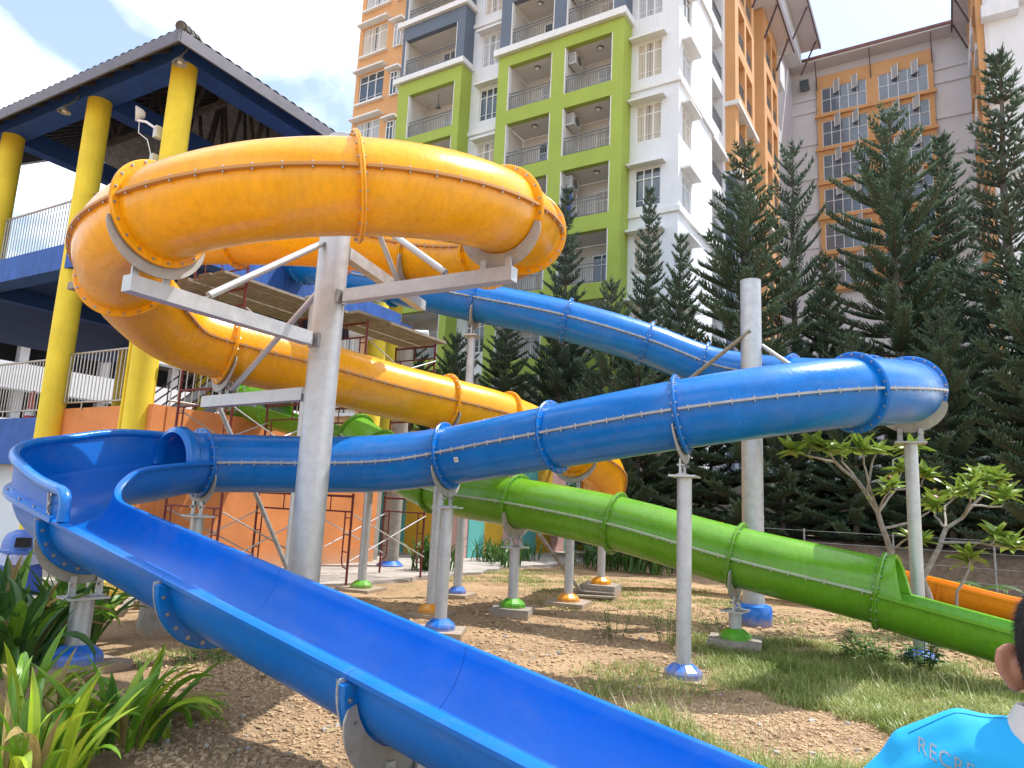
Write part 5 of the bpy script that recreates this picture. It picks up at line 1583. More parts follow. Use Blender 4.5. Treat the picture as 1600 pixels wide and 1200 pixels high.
def plant_pine(kind, x, y, ztop, label, rz=0.0, fat=1.0):
    zb = 0.9 if x > -8 and y > 21.5 else 0.0
    H0 = {'slim': 13.0, 'mid': 13.0, 'full': 14.0, 'sparse': 14.0, 'bush': 9.0}[kind]
    sc = (ztop - zb) / H0
    root = thing('pine_tree', label, 'tree', (x, y, zb), 'whorled pine trees behind the slides')
    root.rotation_euler = (0, 0, rz); root.scale = (sc * fat, sc * fat, sc)
    for nm_, me in zip(('trunk', 'crown'), kinds[kind]):
        o = bpy.data.objects.new(nm_, me); COL.objects.link(o); o.parent = root
PINES = [
    ('slim', -13.9, 26.4, 15.7, 'slim pine rising in front of the lime balconies beside the yellow coil', 0.3, 1.0),
    ('bush', -10.3, 23.4, 10.2, 'short pine tip standing below the lime frame corner', 1.1, 0.75),
    ('slim', -9.9, 26.1, 14.8, 'slim upright pine before the white corner windows', 2.0, 0.9),
    ('mid', -8.15, 24.8, 12.2, 'small conical pine before the bright white side wall', 0.9, 0.85),
    ('mid', -5.6, 23.95, 14.8, 'broad dark pine just behind the top of the loop post', 2.5, 1.2),
    ('sparse', -4.5, 27.0, 16.0, 'thin gappy pine with a bare stem against the far grey wall', 0.2, 1.0),
    ('mid', -3.36, 26.5, 11.2, 'lower pine between the gappy pine and the widest pine', 1.7, 1.0),
    ('full', -1.10, 26.0, 16.0, 'widest and bushiest pine, in front of the corridor windows', 0.6, 1.0),
    ('slim', 0.45, 28.8, 15.9, 'slim pine just right of the widest pine', 1.4, 1.3),
    ('slim', 2.0, 24.8, 16.3, 'tallest pine at the right edge before the white block', 2.9, 1.3),
    ('bush', -16.5, 22.3, 8.4, 'dark pine peeking out right of the yellow column and scaffold', 0.5, 1.0),
    ('bush', -18.8, 22.2, 8.6, 'dark pine behind the farther red scaffold', 2.2, 1.0),
    ('mid', -15.6, 24.6, 10.2, 'dark pine behind the thin post of the higher blue tube', 1.3, 1.25),
    ('bush', -14.4, 27.5, 9.8, 'low dense pine under the straight run of the higher blue tube', 0.1, 1.05),
    ('bush', -9.0, 22.9, 7.6, 'low dense pine where the two blue tubes cross', 1.9, 1.1),
    ('bush', -7.2, 25.4, 7.6, 'dense pine left of the loop post, filling the gap by the white wall', 2.4, 1.0),
    ('bush', -4.4, 23.6, 7.2, 'dense pine right of the loop post above the green tube', 0.9, 1.05),
    ('bush', -2.3, 23.6, 7.5, 'dense low pine behind the bend of the blue tube', 1.5, 1.1),
    ('bush', 0.1, 23.4, 8.0, 'dense low pine behind the frangipani blossoms', 0.4, 1.1),
    ('bush', 2.3, 23.0, 9.2, 'dense low pine at the right edge beside the frangipani', 2.7, 1.2),
    ('mid', -0.6, 29.5, 13.2, 'dim pine in the second row between the widest and the slim pine', 0.7, 1.2),
]
for p_ in PINES: plant_pine(*p_)

# fence wires along the bank
fw = thing('wire_fence', 'thin wire fence with slender posts on the earth bank', 'fence', (-2, 20.4, 0))
for i in range(9):
    x = -7.5 + i * 2.1; mb = MB(); mb.tube([(x, 20.6 - 0.02 * (x + 7), 0), (x, 20.6 - 0.02 * (x + 7), 1.5)], 0.025, 6); part('fence_post', mb, M['steel_dark'], fw)
for z in (0.45, 0.8, 1.15, 1.45):
    mb = MB(); mb.tube([(-7.5, 20.6, z), (9.3, 20.28, z)], 0.006, 4); part('wire', mb, M['steel_dark'], fw)
# dark plinth and pale low wall behind the pines
lw = thing('back_wall', 'pale low wall with a dark base in the shade behind the pines', 'wall', (0, 30, 0))
mb = MB(); mb.box(-9.6, 14, 29.6, 29.8, 1.9, 3.2); part('wall_panel', mb, M['w_grey'], lw, smooth=False)
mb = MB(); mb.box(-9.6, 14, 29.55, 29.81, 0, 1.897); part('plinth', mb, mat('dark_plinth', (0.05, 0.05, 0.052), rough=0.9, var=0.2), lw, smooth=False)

# ================================================================== STRAP-LEAVED PLANTS
def strap(L, w, bend, twist=0.0, n=10, fold=0.25):
    mb = MB(); rows = []
    x = z = 0.0; a = rad(88)
    for i in range(n + 1):
        t = i / n
        wd = w * (0.55 + 0.45 * math.sin(min(1, t * 1.6) * PI / 2)) * (1 - max(0, (t - 0.45) / 0.55) ** 1.8) + 0.001
        up_ = (-math.sin(a), 0, math.cos(a))
        tw = twist * t
        rows.append([(x + up_[0] * (fold * abs(s_)) * wd, s_ * wd / 2 * math.cos(tw), z + up_[2] * (fold * abs(s_)) * wd + s_ * wd / 2 * math.sin(tw)) for s_ in (-1, -0.5, 0, 0.5, 1)])
        x += L / n * math.cos(a); z += L / n * math.sin(a)
        a -= bend / n * (0.4 + 1.6 * t)
    mb.grid(rows)
    return mb
SM = {}
for nm_, m_ in (('g', 'lily'), ('d', 'lily_dark'), ('y', 'lily_yellow'), ('b', 'lily_dead')):
    SM[nm_] = [mesh_of(strap(1, w, bd, tw), M[m_], recalc=False, name='leaf') for w, bd, tw in ((0.115, 0.7, 0.3), (0.105, 1.3, -0.4), (0.12, 2.0, 0.3), (0.10, 2.7, 0.5), (0.11, 0.45, 0.15), (0.125, 1.65, -0.7))]
def strap_plant(x, y, n, label, seed, size=0.9, pal='gggdy', spread=0.25, lean=(0, 0), z=0.02, group='strap leaved lilies', upright=1.0):
    rnd = random.Random(seed)
    root = thing('strap_lily', label, 'plant', (x, y, z), group)
    for i in range(n):
        me = SM[rnd.choice(pal)][rnd.randrange(6)]
        r = spread * math.sqrt(rnd.random()); a = rnd.random() * 6.283
        px_, py_ = x + r * math.cos(a), y + r * math.sin(a)
        L = size * rnd.uniform(0.62, 1.12)
        tilt = rnd.uniform(0.02, 0.45) * (r / spread + 0.3) / upright
        yaw = a + rnd.uniform(-0.8, 0.8)
        inst('leaf', me, root, (px_, py_, z), (rnd.uniform(-0.15, 0.15), tilt, yaw), (L, L, L))
    return root
def strap_far(x, y, n, label, seed, size=0.8, spread=0.5):
    rnd = random.Random(seed); mb = MB()
    root = thing('strap_lily', label, 'plant', (x, y, 0.05), 'strap leaved lilies along the striped wall')
    for k in range(n):
        src = strap(1, 0.075, rnd.choice((0.6, 1.0, 1.5, 2.1)), rnd.uniform(-0.4, 0.4), n=6)
        L = size * rnd.uniform(0.6, 1.1); a = rnd.random() * 6.28; r = spread * math.sqrt(rnd.random()); t_ = rnd.uniform(0.0, 0.4)
        ox, oy = x + r * math.cos(rnd.random() * 6.28) * 1.0, y + r * math.sin(rnd.random() * 6.28)
        R_ = Matrix.Rotation(a, 3, 'Z') @ Matrix.Rotation(t_, 3, 'Y')
        mb.add([(R_ @ Vector(v)) * L + Vector((ox, oy, 0.05)) for v in src.v], src.f)
    q = part('leaves', mb, M['lily_dark'], root, recalc=False, kind='stuff')
strap_plant(-4.80, 2.42, 64, 'big bright clump of strap leaves in the bottom left corner', 21, 0.68, 'ggggyyyyb', 0.30, z=0.0)
strap_plant(-5.0, 3.1, 48, 'leaning clump of green strap leaves with long tips over bare soil', 22, 0.66, 'gggyydb', 0.26)
strap_plant(-5.75, 2.75, 46, 'sunlit strap leaf clump at the left edge below the blue foot', 23, 0.66, 'gggyyb', 0.28)
strap_plant(-7.6, 3.55, 50, 'dark broad clump of strap leaves directly left of the stout post', 24, 0.95, 'ddddgb', 0.30)
strap_plant(-8.7, 3.95, 50, 'dark drooping clump of strap leaves in front of the bin', 25, 1.0, 'ddddgb', 0.34)
strap_plant(-8.3, 4.5, 40, 'upright dark strap leaves behind the stout post', 26, 1.0, 'ddg', 0.25)
strap_far(-10.85, 14.3, 60, 'large dark lily clump at the foot of the farther scaffold', 31, 1.05, 0.45)
strap_far(-11.6, 18.0, 55, 'upright lily clump in front of the pink stripe', 32, 0.85, 0.45)
strap_far(-11.3, 19.4, 45, 'lily clump behind the slanted strut under the green tube', 33, 0.8, 0.5)
strap_far(-10.6, 17.2, 25, 'small lily tuft in front of the teal stripe', 34, 0.8, 0.4)
for i, (x, y, s_) in enumerate(((-8.9, 19.6, 'first'), (-8.0, 19.5, 'middle'), (-7.1, 19.4, 'last'))):
    strap_far(x, y, 60, s_ + ' clump of the dark lily bed behind the farthest orange foot', 40 + i, 1.0, 0.65)
# uprooted lily lying on the soil
up_ = thing('uprooted_lily', 'wilted uprooted lily lying with its roots on the bare soil', 'plant', (-5.2, 3.6, 0.05))
rnd = random.Random(9)
for i in range(16):
    inst('leaf', SM[rnd.choice('gyy')][rnd.randrange(6)], up_, (-5.25 + rnd.uniform(-.15, .15), 3.65 + rnd.uniform(-.15, .15), 0.10), (rnd.uniform(-0.5, 0.5), rnd.uniform(1.15, 1.45), rnd.uniform(-0.3, 1.6)), (0.55, 0.5, 0.5))
mb = MB()
for i in range(60):
    a = rnd.random() * 6.28; p0 = Vector((-5.25 + rnd.uniform(-.1, .1), 3.45 + rnd.uniform(-.12, .12), 0.10))
    mb.tube([p0, p0 + Vector((0.12 * math.cos(a), 0.12 * math.sin(a), rnd.uniform(-0.03, 0.06))), p0 + Vector((0.2 * math.cos(a + .4), 0.2 * math.sin(a + .4), rnd.uniform(-0.05, 0.03)))], [0.008, 0.005, 0.002], 4, caps=False)
part('roots', mb, M['bark'], up_)

# ================================================================== FRANGIPANI
lf = MB(); rows = []
for i in range(8):
    t = i / 7; w = 0.36 * math.sin(PI * min(1, t ** 0.75)) ** 0.9 * (1 if t < 1 else 0) + 0.004
    rows.append([(t, s_ * w / 2, 0.05 * abs(s_) - 0.22 * t * t + 0.10 * t) for s_ in (-1, 0, 1)])
lf.grid(rows); leaf_me = mesh_of(lf, M['plum_leaf'], recalc=False, name='leaf')
fm_ = MB()
for q in range(5):
    a = q * 1.2566
    c_, s_ = math.cos(a), math.sin(a)
    fm_.add([(0, 0, 0), (0.5 * c_ - 0.22 * s_, 0.5 * s_ + 0.22 * c_, 0.15), (1.0 * c_, 1.0 * s_, 0.1), (0.5 * c_ + 0.22 * s_, 0.5 * s_ - 0.22 * c_, 0.15)], [(0, 1, 2, 3)])
flower_me = mesh_of(fm_, M['petal'], recalc=False, name='flower')
def frangipani(loc, branches, label, seed, leafL=0.32):
    rnd = random.Random(seed)
    root = thing('frangipani_tree', label, 'tree', loc, 'frangipani trees behind the green flume')
    mb = MB(); tips = []
    for pts, r0, r1, tip in branches:
        P_ = [Vector(loc) + Vector(p) for p in pts]
        fine = []
        for i in range(len(P_) - 1):
            for k in range(3): fine.append(P_[i].lerp(P_[i + 1], k / 3) + Vector((rnd.uniform(-1, 1), rnd.uniform(-1, 1), rnd.uniform(-1, 1))) * 0.012)
        fine.append(P_[-1])
        mb.tube(fine, [r0 + (r1 - r0) * i / (len(fine) - 1) for i in range(len(fine))], 8)
        if tip: tips.append((P_[-1], (P_[-1] - P_[-2]).normalized(), tip))
    part('trunk', mb, M['bark_pale'], root)
    for p, d, tip in tips:
        n = 23
        for i in range(n):
            a = i * 2.4 + rnd.random() * 0.5; el = rnd.uniform(-0.35, 1.15)
            L = leafL * rnd.uniform(0.7, 1.15)
            inst('leaf', leaf_me, root, p - d * rnd.uniform(-0.02, 0.13), (rnd.uniform(-0.7, 0.7), -el, a + rnd.uniform(-0.5, 0.5)), (L, L * rnd.uniform(0.8, 1.1), L))
        if tip == 2:
            for i in range(3): inst('flower', flower_me, root, p + Vector((rnd.uniform(-.06, .06), rnd.uniform(-.06, .06), 0.12 + rnd.uniform(-.03, .05))), (rnd.uniform(-.6, .6), rnd.uniform(-.6, .6), rnd.random() * 3), (0.055, 0.055, 0.055))
    return root

FA = ( (-0.21, 13.55, 0.0) ,[
    ([(0.0, 0.0, 0.22), (-0.19, -0.14, 0.91), (0.02, -0.09, 1.29), (0.18, 0.04, 1.73)] , 0.055 , 0.035 , 0 ),
    ([(0.18, 0.04, 1.73), (0.4, 0.15, 1.9), (0.71, 0.38, 2.28), (0.92, 0.58, 2.53)] , 0.032 , 0.016 , 1 ),
    ([(0.71, 0.38, 2.28), (0.66, 0.4, 2.62)] , 0.02 , 0.014 , 1 ),
    ([(0.4, 0.15, 1.9), (0.53, -0.18, 2.15), (0.52, -0.35, 2.37)] , 0.022 , 0.013 , 1 ),
    ([(0.51, -0.18, 2.1), (0.95, 0.21, 2.11), (1.03, 0.34, 2.29)] , 0.018 , 0.012 , 1 ),
    ([(0.1, -0.08, 1.5), (0.53, -0.06, 1.53), (0.85, 0.03, 1.5), (1.12, 0.2, 1.48)] , 0.024 , 0.013 , 1 ),
    ([(0.76, -0.03, 1.5), (0.87, 0.01, 1.67)] , 0.016 , 0.012 , 1 ),
    ([(0.18, 0.04, 1.73), (0.04, 0.16, 1.92), (0.01, 0.22, 2.13)] , 0.022 , 0.014 , 2 ),
    ([(0.76, 0.41, 2.28), (0.87, 1.01, 2.63)] , 0.02 , 0.014 , 1 ),
    ([(0.18, 0.04, 1.73), (0.17, 0.68, 2.1), (0.41, 1.02, 2.34)] , 0.02 , 0.013 , 1 ),
])
FB = ( (-0.82, 13.98, 0.0) ,[
    ([(0.0, 0.0, 0.36), (-0.03, -0.21, 1.31), (-0.18, -0.43, 1.94), (-0.45, -0.7, 2.44)] , 0.055 , 0.034 , 0 ),
    ([(-0.45, -0.7, 2.44), (-0.76, -0.95, 2.74), (-1.13, -1.32, 2.82), (-1.37, -1.47, 2.88)] , 0.03 , 0.014 , 1 ),
    ([(-0.45, -0.7, 2.44), (-0.68, -0.67, 2.76), (-0.69, -0.72, 3.0)] , 0.022 , 0.013 , 1 ),
    ([(-0.32, -0.58, 2.25), (-0.24, -0.51, 2.75), (-0.14, -0.5, 3.02)] , 0.024 , 0.013 , 1 ),
    ([(-0.18, -0.43, 1.94), (-0.3, -1.0, 2.6), (-0.33, -1.09, 2.97)] , 0.024 , 0.013 , 1 ),
    ([(-0.12, -0.34, 1.68), (0.34, 0.04, 1.81), (0.54, 0.24, 1.99), (0.64, 0.26, 2.23)] , 0.024 , 0.013 , 2 ),
    ([(-0.18, -0.43, 1.94), (0.06, 0.0, 2.34), (0.21, 0.13, 2.74)] , 0.022 , 0.013 , 1 ),
    ([(0.06, 0.0, 2.34), (0.45, 0.46, 2.43), (0.54, 0.47, 2.68)] , 0.018 , 0.012 , 1 ),
    ([(-0.18, -0.43, 1.94), (-0.03, -0.75, 2.21), (0.05, -0.73, 2.36)] , 0.018 , 0.012 , 2 ),
    ([(-0.76, -0.95, 2.74), (-0.84, -1.4, 2.94)] , 0.016 , 0.012 , 1 ),
    ([(-1.13, -1.32, 2.82), (-1.05, -1.31, 3.05)] , 0.016 , 0.012 , 1 ),
    ([(-0.03, -0.21, 1.31), (0.26, -0.56, 1.55), (0.44, -0.55, 1.46)] , 0.02 , 0.012 , 1 ),
    ([(0.06, 0.0, 2.34), (0.03, 0.35, 2.87), (0.38, 0.52, 3.11)] , 0.018 , 0.012 , 1 ),
])
FC = ( (-0.01, 13.45, 0.0) ,[
    ([(0.0, 0.0, 0.12), (0.09, -0.07, 0.76), (0.26, -0.04, 1.11), (0.26, -0.08, 1.33)] , 0.025 , 0.013 , 1 ),
])

frangipani(FA[0], FA[1], 'bare stemmed frangipani rising between green and orange flume at the right edge', 51)
frangipani(FB[0], FB[1], 'leafy frangipani behind the post beside the blue loop', 52)
frangipani(FC[0], FC[1], 'single thin frangipani sapling by the orange flume', 53)
# ================================================================== BIN, BLOCK, DEBRIS
bn = thing('rubbish_bin', 'blue plastic bin with a domed lid and clear liner on the paving', 'bin', (-12.3, 5.65, 0.07))
bx, by = -12.3, 5.65
def sq(r, z, n=28, e=0.55):
    out = []
    for i in range(n):
        a = 2 * PI * i / n; c_, s_ = math.cos(a), math.sin(a)
        out.append((bx + r * math.copysign(abs(c_) ** e, c_), by + r * math.copysign(abs(s_) ** e, s_), z))
    return out
mb = MB(); mb.grid([sq(0.30, 0.07), sq(0.305, 0.10), sq(0.25, 0.62), sq(0.255, 0.66), sq(0.235, 0.66)], close=True); mb.add(sq(0.30, 0.07), [tuple(range(28))]); part('body', mb, M['bin_blue'], bn)
mb = MB(); mb.grid([sq(0.27, 0.68), sq(0.275, 0.73), sq(0.25, 0.75), sq(0.245, 0.86), sq(0.20, 0.97), sq(0.10, 1.03), sq(0.01, 1.04)], close=True); part('lid', mb, mat('bin_lid_blue', (0.05, 0.13, 0.43), rough=0.4, var=0.1), bn)
d_ = Vector((-bx, -by, 0)).normalized(); sd_ = Vector((-d_.y, d_.x, 0)); c0 = Vector((bx, by, 0.86)) + d_ * 0.245
mb = MB(); mb.prism([c0 - sd_ * 0.11 + Vector((0, 0, -0.07)), c0 + sd_ * 0.11 + Vector((0, 0, -0.07)), c0 + sd_ * 0.10 + Vector((0, 0, 0.07)) - d_ * 0.0, c0 - sd_ * 0.10 + Vector((0, 0, 0.07)) - d_ * 0.0], d_ * 0.06); part('slot', mb, M['dark'], bn, smooth=False)
mb = MB(); rows = []
for j, (r_, z_) in enumerate(((0.262, 0.68), (0.285, 0.62), (0.30, 0.55), (0.31, 0.52))):
    rows.append([(x + 0.012 * math.sin(i * 2.1 + j), y + 0.012 * math.cos(i * 1.7), z + 0.015 * math.sin(i * 1.3)) for i, (x, y, z) in enumerate(sq(r_, z_))])
mb.grid(rows, close=True); part('liner', mb, mat('clear_liner', (0.42, 0.45, 0.62), rough=0.25, trans=0.25, var=0.2, vscale=12), bn)

cb = thing('concrete_block', 'grey concrete block half hidden behind the blue flume', 'concrete block', (-8.45, 5.75, 0))
mb = MB(); mb.prism([Vector((-8.75, 5.45, -0.05)), Vector((-8.3, 5.35, -0.05)), Vector((-8.2, 5.85, -0.05)), Vector((-8.65, 5.95, -0.05))], (0.02, 0.02, 0.42)); part('block', mb, M['concrete'], cb, smooth=False)
sk = thing('cement_sack', 'crumpled yellow sack lying on the paving by the stout post', 'sack', (-11.2, 6.5, 0.08))
mb = MB(); rows = []
for i in range(9):
    t = i / 8; w = 0.22 * math.sin(PI * (0.12 + 0.76 * t)) ** 0.5
    rows.append([(-11.55 + 0.8 * t + 0.03 * math.sin(j + i), 6.5 + w * math.cos(2 * PI * j / 14) * 1.1, 0.20 + 0.13 * math.sin(2 * PI * j / 14) + 0.02 * math.sin(3 * j + 2 * i)) for j in range(14)])
mb.grid(rows, close=True); mb.add(rows[0], [tuple(range(14))]); mb.add(rows[-1], [tuple(range(14))]); part('bag', mb, mat('sack_yellow', (0.55, 0.36, 0.05), rough=0.7, var=0.3, vscale=9), sk)
def board(x, y, L, w, rz, label, z=0.03, th=0.035, tilt=0.0):
    mb = MB(); mb.box(-L / 2, L / 2, -w / 2, w / 2, 0, th)
    o = solo('loose_board', mb, M['plank'], label, 'board', 'loose boards on the ground', smooth=False)
    o.location = (x, y, z); o.rotation_euler = (0, tilt, rz)
board(-10.6, 6.9, 1.3, 0.16, 2.2, 'weathered board lying behind the stout post', 0.09)
board(-10.2, 6.2, 1.1, 0.12, 2.5, 'narrow board lying on the edge of the paving', 0.09)
board(-6.15, 13.35, 0.9, 0.14, 0.3, 'upper loose board beside the nearer orange foot', 0.10)
board(-6.0, 13.15, 0.8, 0.16, 0.5, 'lower loose board beside the nearer orange foot', 0.05)
# slanted prop under the green tube
mb = MB(); mb.tube([(-6.22, 11.2, 1.28), (-6.35, 13.35, 0.05)], 0.035, 10)
solo('prop_pole', mb, M['steel_dark'], 'slanted steel prop leaning under the green tube', 'prop')

mb = MB(); mb.tube([(-9.56, 6.83, 3.09), (-8.88, 8.32, 0.0)], 0.036, 10)
solo('prop_pole', mb, M['steel_dark'], 'slanted steel prop standing behind the mouth end of the blue tube', 'prop')

# ================================================================== SOIL CLODS, GRASS, WEEDS
rnd = random.Random(77)
mb = MB()
ico = bmesh.new(); bmesh.ops.create_icosphere(ico, subdivisions=1, radius=1.0)
iv = [tuple(v.co) for v in ico.verts]; ifc = [tuple(v.index for v in f.verts) for f in ico.faces]; ico.free()
def clod(x, y, r):
    sx, sy, sz = r * rnd.uniform(0.7, 1.3), r * rnd.uniform(0.7, 1.3), r * rnd.uniform(0.5, 0.9)
    a = rnd.random() * 6.28; c_, s_ = math.cos(a), math.sin(a); zz = ground_h(x, y) + sz * 0.35
    vv = []
    for vx, vy, vz in iv:
        j = 1 + rnd.uniform(-0.22, 0.22)
        X, Y, Z = vx * sx * j, vy * sy * j, vz * sz * j
        vv.append((x + X * c_ - Y * s_, y + X * s_ + Y * c_, zz + Z))
    mb.add(vv, ifc)
def spread(cx, cy, rx, ry, n, r0, r1):
    for _ in range(n):
        a = rnd.random() * 6.28; q = math.sqrt(rnd.random())
        r = r0 + (r1 - r0) * rnd.random() ** 5
        clod(cx + rx * q * math.cos(a), cy + ry * q * math.sin(a), r)
spread(-4.4, 4.3, 1.9, 1.3, 17000, 0.004, 0.024)
spread(-6.3, 5.6, 1.6, 1.3, 7000, 0.005, 0.026)
spread(-1.3, 6.6, 0.95, 1.0, 7500, 0.005, 0.02)
spread(-3.6, 7.8, 3.2, 2.4, 6500, 0.006, 0.03)
spread(-5.5, 9.6, 3.4, 2.8, 3200, 0.01, 0.045)
spread(-1.5, 12.5, 3.0, 2.6, 3000, 0.012, 0.05)
cl = solo('soil_clods', mb, mat('soil_clod', (0.36, 0.24, 0.14), rough=0.95, col2=(0.55, 0.40, 0.25), vscale=14, spec=0.1, bump=0.8, bscale=120, fine=0.15, fscale=200), kind='stuff', recalc=False, smooth=True)
cl['label'] = 'loose tan clods of dug soil'; cl['category'] = 'soil'
# pebbles and dark bits
mb = MB()
spread(-4.6, 4.0, 2.2, 1.5, 260, 0.008, 0.03); spread(-1.4, 6.8, 1.8, 2.2, 160, 0.01, 0.035); spread(-4.5, 9, 3.5, 3, 160, 0.01, 0.04)
pb = solo('pebbles', mb, mat('grey_pebble', (0.22, 0.20, 0.18), rough=0.9, col2=(0.5, 0.47, 0.42), vscale=12), kind='stuff', recalc=False, smooth=False)
pb['label'] = 'scattered grey pebbles on the soil'; pb['category'] = 'pebbles'

# leaf litter and straw bits
mb = MB()
for _ in range(1500):
    x, y = rnd.uniform(-9.5, 0.5), rnd.uniform(3.2, 14)
    L = rnd.uniform(0.02, 0.07); w_ = L * rnd.uniform(0.12, 0.45); a = rnd.random() * 6.28; z = ground_h(x, y) + 0.012
    c_, s_ = math.cos(a), math.sin(a)
    mb.add([(x - c_ * L, y - s_ * L, z), (x + s_ * w_, y - c_ * w_, z + rnd.uniform(0, 0.015)), (x + c_ * L, y + s_ * L, z + rnd.uniform(0, 0.02)), (x - s_ * w_, y + c_ * w_, z + rnd.uniform(0, 0.01))], [(0, 1, 2), (0, 2, 3)])
lt = solo('leaf_litter', mb, mat('dead_leaf_bits', (0.16, 0.10, 0.05), rough=0.9, col2=(0.42, 0.33, 0.17), vscale=2.5), kind='stuff', recalc=False, smooth=False)
lt['label'] = 'dry leaf bits and straw scattered on the soil'; lt['category'] = 'leaf litter'

GV, GF = [], []
def blade(x, y, h, w, lean, az):
    z = ground_h(x, y)
    c_, s_ = math.cos(az), math.sin(az); pc, ps = -s_, c_
    b0 = len(GV)
    for t, wd in ((0, 1), (0.45, 0.85), (0.8, 0.5)):
        d = lean * t * t * h
        X, Y, Z = x + c_ * d, y + s_ * d, z + h * t * (1 - 0.35 * lean * t)
        GV.append((X - pc * w * wd, Y - ps * w * wd, Z)); GV.append((X + pc * w * wd, Y + ps * w * wd, Z))
    d = lean * h; GV.append((x + c_ * d, y + s_ * d, z + h * (1 - 0.35 * lean)))
    GF.extend([(b0, b0 + 1, b0 + 3, b0 + 2), (b0 + 2, b0 + 3, b0 + 5, b0 + 4), (b0 + 4, b0 + 5, b0 + 6)])
def bare(x, y):
    return ((x + 1.25) / 0.95) ** 2 + ((y - 6.6) / 0.95) ** 2 < 1 + 0.35 * vnoise(x * 3, y * 3, 2)
def grass_zone(cx, cy, rx, ry, n, h0, h1, w=0.004, thr=-0.2, lean=(0.2, 1.1), fs=1.6):
    k = 0
    for _ in range(n * 4):
        if k >= n: break
        a = rnd.random() * 6.28; q = math.sqrt(rnd.random())
        x, y = cx + rx * q * math.cos(a), cy + ry * q * math.sin(a)
        if bare(x, y): continue
        if vnoise(x * fs, y * fs, 6) + 0.35 * (1 - q) < thr + rnd.uniform(-0.25, 0.25): continue
        blade(x, y, h0 + (h1 - h0) * rnd.random() ** 1.5, w * rnd.uniform(0.6, 1.3), rnd.uniform(*lean), rnd.random() * 6.28); k += 1
grass_zone(-0.9, 9.4, 1.9, 1.9, 26000, 0.05, 0.19, thr=-0.22, lean=(0.3, 1.5))
grass_zone(0.1, 7.3, 1.25, 2.6, 22000, 0.05, 0.20, 0.0036, thr=-0.22, lean=(0.3, 1.5))
grass_zone(-2.0, 10.2, 1.5, 1.2, 6500, 0.05, 0.16, thr=-0.2)
grass_zone(-1.8, 5.4, 1.0, 0.9, 3500, 0.05, 0.22, 0.0035, thr=0.0)
grass_zone(-2.4, 7.4, 1.2, 1.4, 2600, 0.04, 0.14, thr=0.1)
grass_zone(-0.3, 5.7, 0.7, 0.9, 5000, 0.05, 0.2, 0.0035, thr=-0.2)
grass_zone(-6.5, 15.5, 3.6, 2.2, 5000, 0.03, 0.09, 0.006, thr=0.2)
grass_zone(-4.5, 13.0, 3.0, 2.0, 3500, 0.03, 0.10, 0.006, thr=0.25)
grass_zone(-9.7, 15.5, 1.6, 2.2, 3500, 0.03, 0.08, 0.006, thr=0.0)
grass_zone(0.5, 13.5, 2.5, 2.5, 4000, 0.04, 0.14, 0.006, thr=0.2)
grass_zone(-6.9, 4.9, 0.7, 0.5, 900, 0.03, 0.09, thr=0.1)
gme = bpy.data.meshes.new('grass'); gme.from_pydata(GV, [], GF); gme.materials.append(M['grass']); gme.polygons.foreach_set('use_smooth', [True] * len(GF))
go = bpy.data.objects.new('grass', gme); COL.objects.link(go); go['kind'] = 'stuff'; go['label'] = 'rough sunlit grass growing over the soil at the lower right'; go['category'] = 'grass'
# dry stalks and tall seed grass
GV, GF = [], []
for _ in range(420):
    x, y = rnd.choice(((-2.1, 5.2), (-1.6, 5.6), (-0.4, 8.2), (-2.2, 7.7), (-0.2, 9.6)))
    blade(x + rnd.gauss(0, 0.45), y + rnd.gauss(0, 0.35), rnd.uniform(0.2, 0.5), 0.0022, rnd.uniform(0.2, 0.8), rnd.random() * 6.28)
gme = bpy.data.meshes.new('dry_grass'); gme.from_pydata(GV, [], GF); gme.materials.append(leafmat('dry_stalk', (0.32, 0.28, 0.12), (0.5, 0.45, 0.25)))
go = bpy.data.objects.new('dry_grass', gme); COL.objects.link(go); go['kind'] = 'stuff'; go['label'] = 'thin dry seed stalks standing in the grass'; go['category'] = 'grass'

def weed(x, y, h, n, label, seed, leaf=0.07, spread_=0.3):
    r_ = random.Random(seed); mb = MB(); root = thing('weed', label, 'plant', (x, y, 0), 'leafy weeds on the open soil')
    st_ = MB()
    for s_ in range(n):
        a = r_.random() * 6.28; hh = h * r_.uniform(0.5, 1.1); q = spread_ * math.sqrt(r_.random())
        p0 = Vector((x + q * 0.5 * math.cos(a), y + q * 0.5 * math.sin(a), 0)); p1 = Vector((x + q * math.cos(a), y + q * math.sin(a), hh))
        st_.tube([p0, p1], 0.004, 4, caps=False)
        for k in range(7):
            c_ = p0.lerp(p1, 0.3 + 0.7 * k / 6); b_ = r_.random() * 6.28; L = leaf * r_.uniform(0.7, 1.2)
            d = Vector((math.cos(b_), math.sin(b_), r_.uniform(-0.1, 0.5))).normalized(); sd = d.cross(Vector((0, 0, 1))).normalized()
            mb.add([c_, c_ + d * L * 0.5 + sd * L * 0.28, c_ + d * L + Vector((0, 0, -0.2 * L)), c_ + d * L * 0.5 - sd * L * 0.28], [(0, 1, 2), (0, 2, 3)])
    part('leaves', mb, M['weed'], root, recalc=False, kind='stuff'); part('stems', st_, M['weed'], root, recalc=False, kind='stuff')
weed(-0.75, 10.55, 0.38, 26, 'dark leafy weed in front of the blue foot under the green flume', 61, 0.12, 0.55)
weed(-0.35, 10.5, 0.5, 10, 'taller broad leaved weed hiding the blue foot', 62, 0.15, 0.2)
weed(-4.1, 9.7, 0.36, 12, 'small upright weed on bare soil left of the tall post', 63, 0.05, 0.35)
weed(-3.4, 9.9, 0.4, 14, 'second upright weed nearer the tall post', 64, 0.05, 0.3)
weed(-2.95, 11.3, 0.25, 14, 'low weed patch by the boot of the loop post', 65, 0.06, 0.5)
